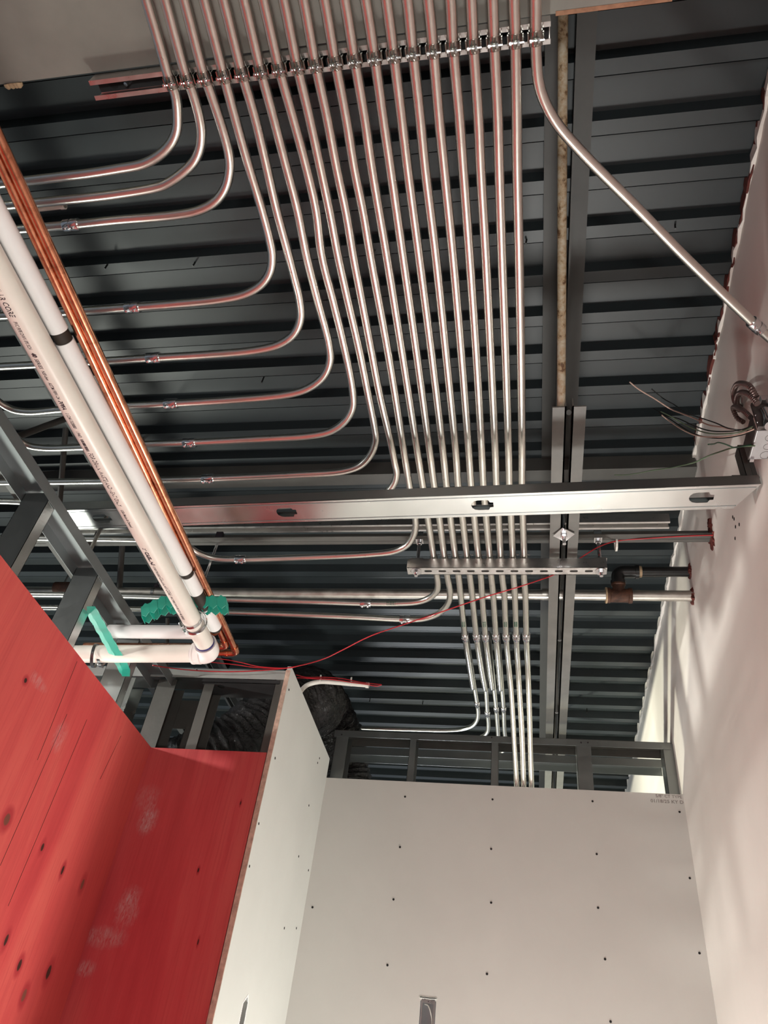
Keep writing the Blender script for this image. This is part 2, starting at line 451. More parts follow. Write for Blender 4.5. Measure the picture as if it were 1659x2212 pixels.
# far drywall with an opening for the outlet
XS = -.912; YE = 3.34; ZE = 3.046
ob = [ony(912, 2157, YE), ony(940, 2160, YE)]
ox0, ox1, oz1 = ob[0].x-.006, ob[1].x+.004, ob[0].z+.002
oz0 = oz1-.112
bm = BM()
plate_holes(bm, [(-.925, 0), (XW, 0), (XW, ZE), (-.925, ZE-.003)], [[(ox0, oz0), (ox1, oz0), (ox1, oz1-.008), (ox1-.008, oz1), (ox0+.008, oz1), (ox0, oz1-.008)]], (0, YE+.016, 0), (1, 0, 0), (0, 0, 1), .016)
wend = structure('wall_end', bm, M['drywall'])
# inner drywall side wall with a slot
bm = BM()
slot = [(2.79, 1.94), (2.845, 1.94), (2.842, 2.060), (2.825, 2.078), (2.79, 2.05)]
plate_holes(bm, [(YR-.008, 0), (YE, 0), (YE, 3.135), (YR-.008, 3.145)], [slot], (XS-.016, 0, 0), (0, 1, 0), (0, 0, 1), .016)
wslab = structure('wall_inner', bm, M['drywall2'])
bm = BM(); box(bm, XS-.075, XS-.017, 2.775, 2.86, 1.95, 2.09); structure('slot_shade', bm, M['hole'], wslab)  # black block added behind the slot, shade of the cavity put into its colour
bm = BM()
for (a_, b_) in zip(slot[1:], slot[2:]+slot[:1]):
    n_ = max(2, int(math.hypot(b_[0]-a_[0], b_[1]-a_[1])/.006))
    for k in range(n_):
        f = k/n_; lathe(bm, [(0, .0045), (.0012, .003)], (XS, a_[0]+(b_[0]-a_[0])*f+random.uniform(-.001, .001), a_[1]+(b_[1]-a_[1])*f), (1, 0, 0), 6)
structure('torn_paper', bm, M['foam'], wslab)
bm = BM(); prev = None; z = 0   # torn paper edge of the board
rz = 0
while z < 3.14:
    w = .0035+random.uniform(0, .0025)
    if prev: hexa(bm, [(XS-.017, YR-.0145, prev[0]), (XS-.0005+prev[1]*.3, YR-.0145, prev[0]), (XS-.0005, YR-.0085, prev[0]), (XS-.017, YR-.0085, prev[0]),
                       (XS-.017, YR-.0145, z), (XS-.0005+w*.3, YR-.0145, z), (XS-.0005, YR-.0085, z), (XS-.017, YR-.0085, z)])
    prev = (z, w); z += random.uniform(.02, .06)
o = structure('torn_edge', bm, M['gypsum'], wslab)
o['label'] = 'brown torn gypsum edge'
# screws in the boards
def screw(parent, p, n):
    bm = BM(); lathe(bm, [(0, .0045), (.0012, .0045), (.0016, .002)], Vector(p), n, 12)
    obj('screw', bm, M['hole'], parent)
for p in ((875,1721),(1064,1727),(1280,1731),(1468,1754),(864,1830),(1061,1834),(1289,1845),(1490,1897),(850,1943),(1061,1950),(1292,1961),(675,1960),(1511,2059),(837,2085),(1052,2104),(1307,2072),(1319,2207)):
    q = ony(*p, YE); screw(wend, q, (0, -1, 0))
for p in ((624,1490),(594,1638),(690,1638),(686,1648),(558,1778),(667,1740),(645,1850),(666,1880),(530,1860),(640,2005),(614,2005)):
    q = onx(*p, XS); q.y = max(q.y, YR+.01); screw(wslab, q, (1, 0, 0))
# print on the board
def text_mesh(s, size, bold=False, italic=False):
    cu = D.curves.new('txt', 'FONT'); cu.body = s; cu.size = size; cu.resolution_u = 2
    cu.offset = .0006*size/.01 if bold else .00012*size/.01
    if italic: cu.shear = .25
    o = D.objects.new('txt', cu); COL.objects.link(o)
    dg = bpy.context.evaluated_depsgraph_get(); dg.update()
    me = D.meshes.new_from_object(o.evaluated_get(dg))
    D.objects.remove(o); D.curves.remove(cu)
    vs = [tuple(v.co) for v in me.vertices]; fs = [tuple(p.vertices) for p in me.polygons]
    D.meshes.remove(me)
    return vs, fs
def put_text(bm, s, size, fn, width=None, bold=False, italic=False):
    vs, fs = text_mesh(s, size, bold, italic)
    if not vs: return
    x0 = min(v[0] for v in vs); x1 = max(v[0] for v in vs)
    k = (width/(x1-x0)) if width else 1
    new = [bm.verts.new(fn((v[0]-x0)*k, v[1])) for v in vs]
    for f in fs:
        try: bm.faces.new([new[i] for i in f])
        except ValueError: pass
bm = BM()
a = ony(1405, 1727, YE); b2 = ony(1416, 1717, YE)
put_text(bm, '01/18/25 KY D', .020, lambda u, v: Vector((a.x+u, YE-.0006, a.z-.012+v)), XW-a.x-.003)
put_text(bm, '5/8" CT TYPE', .018, lambda u, v: Vector((b2.x+u, YE-.0006, b2.z-.010+v)), XW-b2.x-.006)
structure('printed_stamp', bm, M['inkgrey'], wend)

def splat(bm, c, n, r0, r1, th, N=26, sy=1.0, sz=1.0):
    """irregular lump of sealant pressed flat on the wall whose normal is n (along X)"""
    c = Vector(c); rr = [r0+(r1-r0)*random.random()**1.5 for _ in range(N)]
    def rg(f, h): return [bm.verts.new(c+Vector((n*h, math.cos(2*math.pi*k/N)*rr[k]*f*sy, math.sin(2*math.pi*k/N)*rr[k]*f*sz))) for k in range(N)]
    A = rg(1, .0005); B = rg(.86, th); C_ = rg(.4, th*1.3)
    for P_, Q_ in ((A, B), (B, C_)):
        for k in range(N): bm.faces.new((P_[k], P_[(k+1) % N], Q_[(k+1) % N], Q_[k]))
    bm.faces.new(C_); bm.faces.new(A[::-1])

# ------------------------------------------------------------------ joist, beam, bridging
def angle_pair(bm, x, y0, y1, z, up, leg=.05, gap=.010, t=.005):
    """two angles back to back along Y; flat legs at z, standing legs going up or down"""
    s = 1 if up else -1
    for d in (-1, 1):
        box(bm, *sorted((x+d*gap, x+d*(gap+leg))), y0, y1, *sorted((z, z+s*t)))
        box(bm, *sorted((x+d*gap, x+d*(gap+t))), y0, y1, *sorted((z, z+s*leg)))
def joist(x, yb0, label, webs):
    j = thing('steel_joist', (x, yb0, 3.385), label, 'joist', 'open web roof joists')
    bm = BM(); angle_pair(bm, x, .35, 7.8, ZD-.002, False, .053, .011); obj('top_chord', bm, M['darksteel'], j)  # top chord darker in colour than the bottom one
    bm = BM(); angle_pair(bm, x, yb0, 7.8, 3.385, True, .040, .008); obj('bottom_chord', bm, M['chord' if x > 0 else 'steel'], j)
    for (a, b, r, mt) in webs:
        bm = BM(); tube(bm, [a, b], r, 12); obj('web_bar', bm, M[mt], j, smooth=.8)
    return j
xj = .131
webs = [((xj-.025, .50, ZD-.06), (xj-.022, 1.50, 3.405), .0125, 'rod')]
y = 1.52; top = True
while y < 7:
    webs.append(((xj, y, 3.40), (xj, y+.30, ZD-.03), .008, 'steel')); webs.append(((xj, y+.30, ZD-.03), (xj, y+.60, 3.40), .008, 'steel')); y += .60
J1 = joist(xj, 1.487, 'open web steel joist crossing the roof deck near the right wall', webs)
xk = -1.80; webs = []
for (a, b, r) in (((25, 948), (145, 903), .013), ((142, 925), (128, 1095), .011), ((210, 1150), (175, 1235), .008), ((265, 1165), (258, 1270), .013), ((345, 1330), (290, 1362), .010), ((362, 1335), (360, 1440), .010)):
    webs.append((onx(*a, xk), onx(*b, xk), r, 'steel'))
J2 = joist(xk, .6, 'open web steel joist beyond the metal framing on the left', webs)
# big beam along the top edge
bmo = thing('steel_beam', (-1, .34, 3.427), 'large primed steel beam running across the top of the view', 'beam')
bm = BM(); extrude_profile(bm, [(-.15, 0), (.15, 0), (.15, .014), (.006, .014), (.006, .336), (.15, .336), (.15, .35), (-.15, .35), (-.15, .336), (-.006, .336), (-.006, .014), (-.15, .014)], (-4.6, .345, 3.427), (XW-.002, .342, 3.427), (0, 1, 0), (0, 0, 1))
obj('flange', bm, M['beam'], bmo)
bm = BM(); ey = ony(1300, 8, .4925).z
box(bm, .075, .30, .488, .4965, 3.4262, 3.430); obj('rust_edge', bm, M['beamedge'], bmo)
# deck bridging angle
bm = BM(); box(bm, -4.6, XW-.003, 2.141, 2.147, 3.795, ZD-.001); box(bm, -4.6, XW-.003, 2.147, 2.20, 3.795, 3.801)
tag(obj('deck_angle', bm, M['steel']), 'brown steel angle fixed under the roof deck across the whole view', 'angle')
# channel carrying the rods
bm = BM(); ZA = 3.455; c0_, c1_ = onz(1400, 1154, ZA).y, onz(1400, 1172, ZA).y
box(bm, -4.6, XW+.01, c0_, c1_, ZA, ZA+.005); box(bm, -4.6, XW+.01, c1_-.005, c1_, ZA+.005, ZA+.050); box(bm, -4.6, XW+.01, (c0_+c1_)/2+.004, (c0_+c1_)/2+.006, ZA-.0012, ZA)
tag(obj('steel_angle', bm, M['steel'], bevel=.0008), 'grey steel angle with one end let into the right wall, red cable along it', 'angle')
bm = BM(); q = Vector((XW, 2.10, 3.45))
splat(bm, (XW, 2.165, 3.468), -1, .030, .056, .006, 30, .8, 1.05); splat(bm, (XW, 2.14, 3.50), -1, .012, .04, .008, 20, .7, 1)
tag(obj('firestop_smear', bm, M['caulk'], smooth=.6), 'dark red sealant around the grey steel angle where it enters the right wall', 'sealant')

# ------------------------------------------------------------------ conduits
ZC = 3.37; RC = .0117
def cpath(pts, z=ZC, sub=6): return spline([onz(x, y, z) for x, y in pts], sub)
STR = {13: [(839,0),(891-42,105),(873,350),(906,550),(957.6,980),(965,1052),(973,1117),(984,1204),(991,1247),(994.5,1280),(1004.5,1375),(1014,1439),(1020,1478)],
}
order = [
 (1, [(299,-60),(316,0),(340,80),(363,160),(379,205),(383.5,248),(382,279),(371,307),(346,334),(310,354),(255,365),(192,375),(150,380),(40,393),(-90,408)], []),
 (2, [(340,-60),(357,0),(401,160),(416,200),(430,250),(435,285),(432,318),(420,347),(395,373),(365,394),(345,403),(250,420),(120,434),(60,440),(-90,455)], []),
 (3, [(381,-60),(398,0),(439,155),(455,200),(487,300),(496,345),(495,375),(486,407),(465,435),(428,455),(375,465),(250,476),(155,486),(85,492),(-90,508)], [(155,486)]),
 (4, [(425,-60),(441,0),(481,152),(507,250),(535,350),(565,450),(582,515),(588,550),(584,585),(566,613),(530,635),(475,647),(375,657),(287,664),(175,672),(0,683),(-90,688)], [(288,664)]),
 (5, [(467,-60),(483,0),(520,147),(550,250),(574,350),(597,450),(617,525),(635,595),(647,645),(650,685),(636,720),(603,744),(550,757),(450,766),(332,773),(225,780),(0,792),(-90,796)], [(332,773)]),
 (6, [(511,-60),(527,0),(561,142),(590,250),(616,350),(642,450),(662,550),(687,650),(711,745),(713,780),(698,814),(665,839),(622,852),(500,864),(370,872),(270,877),(130,885),(60,890),(25,884),(-10,862),(-60,800)], [(370,872)]),
 (7, [(554,-60),(569,0),(602,143),(632,250),(659,350),(682,450),(695,550),(720,650),(744,750),(762,845),(762,880),(746,909),(715,931),(672,941),(550,949),(410,956),(310,960),(163,967),(95,968),(60,962),(35,945),(5,905)], [(411,956)]),
 (8, [(598,-60),(613,0),(641,136),(668,250),(692,360),(713,460),(730,550),(752,650),(775,750),(795,850),(809,922),(812,950),(802,980),(779,1005),(741,1018),(650,1025),(450,1034),(350,1037),(190,1040),(95,1041),(-90,1043)], [(452,1034)]),
 (9, [(642,-60),(656,0),(680,130),(706,250),(727,360),(748,460),(763,550),(782,650),(801,750),(820,850),(843,950),(853,1000),(857,1022),(851,1045),(832,1066),(800,1078),(740,1084),(600,1093),(300,1100),(150,1094),(40,1084),(-90,1082)], []),
 (10, [(688,-60),(701,0),(723,125),(747,250),(765,360),(785,460),(800,550),(840,770),(873.5,980),(885,1052),(897,1117),(898,1138),(892,1160),(877,1179),(850,1191),(800,1197),(700,1202),(520,1208),(465,1206),(430,1195),(405,1180),(370,1170),(300,1166),(0,1162),(-90,1161)], [(524,1208)]),
 (11, [(733,-60),(745,0),(764.6,119),(787,250),(803,360),(835,550),(870,770),(902.5,980),(914,1052),(924,1117),(937,1204),(944,1245),(946,1262),(943,1277),(930,1290),(908,1299),(870,1303),(790,1303),(700,1300),(500,1295),(260,1287),(-90,1283)], [(790,1303)]),
 (12, [(779,-60),(790,0),(808,114),(827,250),(843,360),(870,550),(901,770),(929,980),(938.7,1052),(949,1117),(960,1204),(967,1247),(972,1278),(970,1298),(961,1314),(942,1328),(912,1337),(875,1338),(753,1332),(500,1323),(270,1316),(-90,1311)], [(875,1338)]),
]
extra = {
 13: [(826,-60),(835,0),(849.5,108),(867,250),(880,360),(905,550),(933,770),(957.6,980),(965,1052),(973,1117),(984,1204),(991,1247),(994.5,1280),(1004.5,1375),(1014,1439),(1020,1476)],
 14: [(871,-60),(880,0),(891,103),(907,250),(918,360),(941,550),(964,770),(985,980),(990,1052),(999,1117),(1009,1204),(1015.5,1247),(1019.4,1280),(1029.3,1375),(1039,1439),(1046,1479)],
 15: [(917,-60),(925,0),(935,96),(948,250),(959,360),(978,550),(997,770),(1013,980),(1018,1052),(1024.6,1117),(1033.6,1204),(1039,1247),(1041,1280),(1049,1375),(1057,1439),(1062,1477)],
 16: [(966,-60),(973,0),(978,91),(992,250),(1000,360),(1014,550),(1029,770),(1041,980),(1044.5,1052),(1050,1117),(1058,1204),(1061.6,1247),(1065,1280),(1071.5,1375),(1077,1439),(1080,1479)],
 17: [(1013,-60),(1018,0),(1022,87),(1033,250),(1038,360),(1049,550),(1060,770),(1070,980),(1072.5,1052),(1077,1117),(1081.5,1204),(1085,1247),(1089,1280),(1093.4,1375),(1099,1439)],
 18: [(1061,-60),(1064,0),(1067,81),(1075,250),(1078,360),(1084,550),(1092,770),(1098.7,980),(1100.5,1052),(1104,1117),(1107.7,1204),(1109.5,1247),(1112,1280),(1115.4,1375),(1119,1439)],
 19: [(1110,-60),(1110.5,0),(1113,74),(1116,250),(1117,360),(1121,550),(1125,770),(1127.6,980),(1127.6,1052),(1129.5,1117),(1132,1204),(1132,1247),(1134.7,1280),(1137,1375),(1140,1439)],
}
p20 = [(1157,-60),(1157,0),(1157.5,100),(1160,150),(1163,175),(1169,200),(1179,225),(1192,250),(1209,275),(1230,300),(1276.5,350),(1376.5,450),(1479,555),(1624,695),(1672,739)]
def coupling(parent, c, axis, r=RC):
    c = Vector(c); ax = Vector(axis).normalized()
    bm = BM(); L = .021
    lathe(bm, [(-L, r+.0005), (-L, r+.0034), (-L+.002, r+.0042), (-.0025, r+.0042), (-.0015, r+.0026), (.0015, r+.0026), (.0025, r+.0042), (L-.002, r+.0042), (L, r+.0034), (L, r+.0005)], c, ax, 24)
    cp = obj('coupling', bm, M['zinc'], parent, smooth=.8)
    view = (EYE-c); side = view-ax*view.dot(ax); side.normalize()
    sdir = (side*.35+Vector((0, 0, -1))-ax*ax.z).normalized()
    for s in (-.011, .011):
        bm = BM(); q = c+ax*s+sdir*(r+.003)
        lathe(bm, [(0, .0022), (.006, .0022), (.006, .0042), (.0085, .0042), (.0095, .003)], q, sdir, 12)
        obj('set_screw', bm, M['zinc'], cp)
def nearest(path, p):
    i = min(range(len(path)), key=lambda k: (path[k]-p).length)
    j = max(1, min(len(path)-2, i))
    return path[i], (path[j+1]-path[j-1]).normalized()
ordn = ['', 'first', 'second', 'third', 'fourth', 'fifth', 'sixth', 'seventh', 'eighth', 'ninth', 'tenth', 'eleventh', 'twelfth', 'thirteenth', 'fourteenth', 'fifteenth', 'sixteenth', 'seventeenth', 'eighteenth', 'nineteenth', 'twentieth']
GC = 'galvanized conduits strapped side by side to the overhead strut'
def conduit(i, path, label, coups=(), marks=()):
    t = thing('conduit', path[0], label, 'conduit', GC)
    bm = BM(); tube(bm, path, RC, 18); obj('tube', bm, M['emt'], t, smooth=1.2)
    for c in coups:
        q, ax = nearest(path, c); coupling(t, q, ax)
    for c in marks:
        q, ax = nearest(path, c)
        view = (EYE-q); side = (view-ax*view.dot(ax)).normalized(); tt = ax.cross(side)
        bm = BM()
        for k in range(7):
            s0 = -.018+k*.0052+random.uniform(0, .001); wdt = random.uniform(.002, .0042)
            for a0 in ((-.5, -.05), (.12, .6)):
                ring_band_open(bm, q+ax*s0, ax, side, tt, RC+.0003, wdt, a0[0], a0[1])
        obj('printed_mark', bm, M['inkgreen'], t)
    return t
def ring_band_open(bm, c, ax, s, tt, r, w, a0, a1, n=4):
    A = []; B = []
    for k in range(n+1):
        a = a0+(a1-a0)*k/n; d = s*math.cos(a)+tt*math.sin(a)
        A.append(bm.verts.new(c+d*r)); B.append(bm.verts.new(c+d*r+ax*w))
    for k in range(n): bm.faces.new((A[k], A[k+1], B[k+1], B[k]))
CP = {}
notes = {1: 'bending left above all the others', 2: 'bending left just below the topmost bend', 3: 'bending left with a coupling beside the copper pipes',
 4: 'turning left at the top of the middle run of bends', 5: 'turning left, second bend of the middle run', 6: 'turning left, third bend of the middle run',
 7: 'turning left, fourth bend of the middle run', 8: 'turning left just above the steel stud header', 9: 'turning left behind the steel stud header',
 10: 'turning left right below the steel stud header', 11: 'turning left below the slotted trapeze, upper of the two', 12: 'turning left below the slotted trapeze, lower of the two'}
for i, pts, cps in order:
    path = cpath(pts); CP[i] = path
    conduit(i, path, '%s conduit from the left, %s' % (ordn[i], notes[i]), [onz(x, y, ZC) for x, y in cps], [onz(845, 1303, ZC)] if i == 11 else ())
ZU = 3.70
tails = {
 13: [(1026,1490),(1030,1515),(1033,1540),(1030,1556),(1021,1567),(1003,1574),(970,1577),(900,1576),(800,1573),(690,1568),(600,1565)],
 14: [(1050,1492),(1053,1540),(1055,1565),(1053,1580),(1044,1590),(1025,1596),(990,1599),(800,1597),(640,1593)],
 15: [(1068,1492),(1072,1530),(1075,1570),(1077,1602)],
 16: [(1085,1492),(1088,1530),(1090,1580),(1093,1603),(1089,1620),(1077,1629),(1059,1635),(1039,1637),(900,1631),(700,1627),(640,1625)]}
tcp = {13: (1030, 1521), 14: (1053, 1542), 15: (1071, 1521), 16: (1087, 1521)}
tn = {13: 'stepping up beyond the couplings and turning left along the deck', 14: 'stepping up beyond the couplings, then hooking left behind the track',
 15: 'stepping up beyond the couplings and running straight behind the stud', 16: 'stepping up beyond the couplings, bending left inside the framing opening'}
low = {17: [(1104,1493),(1110,1590),(1116,1698),(1119,1745)], 18: [(1122,1493),(1128,1596),(1131,1698),(1133,1745)], 19: [(1142,1493),(1145,1596),(1148,1698),(1150,1745)]}
for i in range(13, 20):
    pts = extra[i]; base = [onz(x, y, ZC) for x, y in pts]
    cpts = [onz(*{13:(1005,1380),14:(1029.5,1380),15:(1050,1380),16:(1072,1380),17:(1094,1380),18:(1115.5,1380),19:(1137,1380)}[i], ZC)]
    if i <= 16:
        main = spline(base, 6)
        e = base[-1]; dirn = (base[-1]-base[-2]).normalized()
        tl = [onz(x, y, ZU) for x, y in tails[i]]
        f = tl[0]; 
        up0 = e+dirn*.06
        # the offset: short bend upwards, riser, bend back to the run
        back = (tl[1]-tl[0]).normalized()
        ris = Vector((up0.x, up0.y, ZU))
        start_y = up0.y
        line0 = Vector((tl[0].x+(start_y-tl[0].y)*back.x/max(back.y, .1), start_y, ZU))
        path = main[:-1]+fillet([e, up0, line0, tl[0]+back*.02], .055, 7)+spline(tl[1:], 6)
        cpts.append(onz(*tcp[i], ZU))
        conduit(i, path, '%s conduit from the left, %s' % (ordn[i], tn[i]), cpts, [onz(*{13:(1005,1350),14:(1026,1340),15:(1046,1352),16:(1068,1352)}[i], ZC)] if i in (13, 15) else ())
    else:
        Yk = 3.01; k0 = base[-1]
        a = ony(*low[i][0], Yk); bq = ony(*low[i][2], 3.372); mid = ony(*low[i][1], 3.20)
        c3 = bq+(bq-mid).normalized()*.1; c3.y = 3.385
        path = spline(base+[a, mid, bq, c3, Vector((c3.x, 3.388, 2.7))], 6)
        conduit(i, path, '%s conduit from the left, one of three diving behind the far drywall: %s' % (ordn[i], {17: 'left one', 18: 'middle one', 19: 'right one'}[i]), cpts,
                [onz(*{17: (1092, 1352), 18: (1112, 1352), 19: (0, 0)}[i], ZC)] if i < 19 else ())
    CP[i] = path
CP[20] = cpath(p20)
conduit(20, CP[20], 'rightmost conduit, swinging diagonally over to the right wall', [onz(1629, 700, ZC)])

# strap clamps at the overhead strut
STY = .5145
gcl = 'conduit straps on the overhead strut'
for i in range(1, 21):
    path = CP[i]
    k = min(range(1, len(path)-1), key=lambda k: abs(path[k].y-STY))
    a, b = path[k-1], path[k+1]; tt = (STY-a.y)/(b.y-a.y); c = a.lerp(b, tt); ax = (b-a).normalized()
    t = thing('conduit_strap', c, 'two-piece strap with bolt holding the %s conduit from the left' % ordn[i], 'clamp', gcl)
    bm = BM()
    ring_band(bm, c, ax, RC+.0003, .027, .0020, 24, up=Vector((0, 0, 1)))
    for s in (-1, 1):   # ears under the conduit
        e0 = c+Vector((s*.0035, 0, -RC-.0005))
        P8 = []
        for zz in (-.013, 0):
            wy = .0055 if zz < 0 else .0135
            P8 += [e0+Vector((-.0009, -wy, zz)), e0+Vector((.0009, -wy, zz)), e0+Vector((.0009, wy, zz)), e0+Vector((-.0009, wy, zz))]
        hexa(bm, P8)
    for s in (-1, 1):   # legs hooked into the strut slot
        box(bm, c.x+s*(RC+.0035)-.0012, c.x+s*(RC+.0035)+.0012, c.y-.009, c.y+.009, c.z-.002, c.z+.026)
    obj('strap', bm, M['strapz'], t, smooth=.7)
    bm = BM(); q = c+Vector((0, 0, -RC-.008))
    lathe(bm, [(-.012, .0042), (-.0075, .0042), (-.0075, .0022), (.017, .0022)], q, (1, 0, 0), 8); obj('bolt', bm, M['zinc'], t)
    bm = BM(); hexnut(bm, q+Vector((.0065, 0, 0)), (1, 0, 0), .005, .004); obj('nut', bm, M['zinc'], t)

# overhead strut
bm = BM()
extrude_profile(bm, channel_prof(.041, .041, .0095, .0025), (-.945, STY+.003, 3.426), (.064, STY-.001, 3.426), (0, 1, 0), (0, 0, -1))
st = tag(obj('strut_channel', bm, M['strut']), 'slotted strut channel overhead that the row of conduits is strapped to', 'strut')
bm = BM(); tube(bm, [(-.86, STY, 3.4195), (-.868, STY+.002, 3.398)], .005, 10); obj('bolt', bm, M['zinc'], st)
bm = BM(); box(bm, -.943, .062, STY-.0175, STY+.0185, 3.4195, 3.4230); obj('strut_shade', bm, M['dull'], st)  # dark plate added inside the channel to stand in for its shade
bm = BM(); lathe(bm, [(0, .013), (.002, .013)], (-.905, STY, 3.4193), (0, 0, -1), 16); obj('slot', bm, M['hole'], st)
# second strut high up, seen edge on
bm = BM(); ya = onz(1440, 1132, 3.62).y
extrude_profile(bm, channel_prof(.041, .041, .0095, .0025), (-2.2, ya+.003, 3.655), (.531, ya, 3.655), (0, 1, 0), (0, 0, -1))
tag(obj('strut_channel', bm, M['strut']), 'long open strut channel high behind the steel stud header', 'strut')

# trapeze
ZT = 3.314; YT = 2.163
tz = thing('trapeze_hanger', (-.07, YT, ZT), 'slotted strut trapeze on two threaded rods under the conduits', 'hanger')
bm = BM()
xa, xb = onz(880, 1234, ZT).x, onz(1311, 1233, ZT).x
holes = []
for k in range(-2, 14):
    hx = onz(925, 1234, ZT).x+k*.0508
    if hx-.02 < xa or hx+.02 > xb: continue
    L, r = .0085, .0055
    pts = [(hx+L+r*math.cos(a), r*math.sin(a)) for a in [math.radians(x) for x in range(-90, 91, 30)]]+[(hx-L+r*math.cos(a), r*math.sin(a)) for a in [math.radians(x) for x in range(90, 271, 30)]]
    holes.append(pts)
plate_holes(bm, [(xa, -.0205), (xb, -.0205), (xb, .0205), (xa, .0205)], holes, (0, YT, ZT), (1, 0, 0), (0, 1, 0), .0025)
for s in (-1, 1):
    box(bm, xa, xb, *sorted((YT+s*.0205, YT+s*.018)), ZT, ZT+.041)
    box(bm, xa, xb, *sorted((YT+s*.018, YT+s*.011)), ZT+.0385, ZT+.041)
obj('channel', bm, M['strut'], tz)
for px_ in (900, 1298):
    q = onz(px_, 1236, ZT)
    bm = BM(); tube(bm, [(q.x, YT, ZT-.022), (q.x, YT, 3.50)], .0062, 12); rd = obj('threaded_rod', bm, M['zinc'], tz)
    bm = BM(); lathe(bm, [(-.001, .0195), (-.003, .0195)], (q.x, YT, ZT), (0, 0, 1), 20); obj('washer', bm, M['zinc'], rd)
    bm = BM(); hexnut(bm, (q.x, YT, ZT-.008), (0, 0, 1), .0105, .009); obj('nut', bm, M['zinc'], rd)
    bm = BM(); box(bm, q.x-.022, q.x+.022, YT-.02, YT+.02, ZT+.0415, ZT+.045); obj('square_washer', bm, M['strut'], rd)
    bm = BM(); hexnut(bm, (q.x, YT, 3.446), (0, 0, 1), .010, .012); box(bm, q.x-.014, q.x+.014, YT-.016, YT+.012, 3.452, 3.49); obj('beam_clamp', bm, M['zinc'], rd, bevel=.001)
for i in range(11, 20):   # small strap tops standing beside each conduit on the trapeze
    path = CP[i]; k = min(range(1, len(path)-1), key=lambda k: abs(path[k].y-YT)); c = path[k].copy(); c.y = YT
    t = thing('conduit_strap', c, 'dark strap holding the %s conduit from the left to the trapeze' % ordn[i], 'clamp', 'conduit straps on the trapeze')
    bm = BM(); ring_band(bm, c, (path[k+1]-path[k-1]), RC+.0003, .020, .0016, 20); obj('strap', bm, M['strut'], t, smooth=.7)
    bm = BM(); lathe(bm, [(0, .002), (.014, .002)], c+Vector((RC-.004, -.004, RC+.004)), (1, 0, 0), 8); obj('bolt', bm, M['zinc'], t)

# square plate and stub rod under the joist
t = thing('hanger_plate', (.118, 1.98, 3.375), 'square zinc plate washer with a short threaded rod below the joist', 'plate washer')
q = onz(1218, 1156, 3.376)
bm = BM(); s = .026
R2 = Matrix.Rotation(math.radians(38), 3, 'Z')
cs = [R2 @ Vector(p) for p in ((-s, -s, 0), (s, -s, 0), (s, s, 0), (-s, s, 0))]
hexa(bm, [q+c for c in cs]+[q+c+Vector((0, 0, .004)) for c in cs]); obj('plate', bm, M['zinc'], t, bevel=.0006)
bm = BM(); tube(bm, [q+Vector((0, 0, -.040)), q+Vector((0, 0, .10))], .0062, 12); obj('rod', bm, M['zinc'], t, smooth=.7)
bm = BM(); hexnut(bm, q+Vector((0, 0, -.007)), (0, 0, 1), .011, .010); obj('nut', bm, M['zinc'], t)

# ------------------------------------------------------------------ steel stud header
ZH = 3.18
hd = thing('stud_header', (-.3, 1.7, ZH), 'bright galvanized steel stud spanning to the right wall below the conduits', 'stud')
pa, pb = onz(180, 1122, ZH), onz(1600, 1073, ZH)
U = (pb-pa).normalized(); V = Vector((-U.y, U.x, 0)); O = pa-U*.10
Lh = (Vector((XW-.004, 0, 0)).x-O.x)/U.x
hw = .0475
def khole(c):
    c = c-O; u = c.dot(U); v = c.dot(V)*.3
    pts = [(u-.014+.021*math.cos(a), v+.021*math.sin(a)) for a in [math.radians(x) for x in range(90, 271, 30)]]
    pts += [(u+.016, v-.021), (u+.021, v-.011), (u+.031, v-.010), (u+.031, v+.010), (u+.021, v+.011), (u+.016, v+.021)]
    return pts
bm = BM()
plate_holes(bm, [(0, -hw), (Lh, -hw), (Lh-.058, hw), (0, hw)], [khole(onz(*p, ZH)) for p in ((222, 1121), (620, 1106), (1043, 1089), (1517, 1073))], O, U, V, .0016)
obj('web', bm, M['stud'], hd)
bm = BM()
for s in (-1, 1):
    a0 = O+V*s*hw; L2 = Lh if s < 0 else Lh-.058
    for (w0, w1, z0, z1) in ((0, -.0016, 0, .036), (0, -.012, .0345, .036)):
        P8 = []
        for zz in (ZH+z0, ZH+z1):
            for (uu, ww) in ((0, w0), (L2, w0), (L2, w1), (0, w1)):
                q = a0+U*uu+V*s*ww; P8.append(Vector((q.x, q.y, zz)))
        hexa(bm, P8)
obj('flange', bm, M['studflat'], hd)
bm = BM()     # the two stiffening beads along the web
for vv in (-.036, .036):
    a0 = O+V*vv; 
    P8 = []
    for zz in (ZH-.0012, ZH+.0004):
        for uu, ww in ((0, -.0012), (Lh-(.01 if vv < 0 else .052), -.0012), (Lh-(.01 if vv < 0 else .052), .0012), (0, .0012)):
            q = a0+U*uu+V*ww; P8.append(Vector((q.x, q.y, zz)))
    hexa(bm, P8)
obj('bead', bm, M['studflat'], hd)
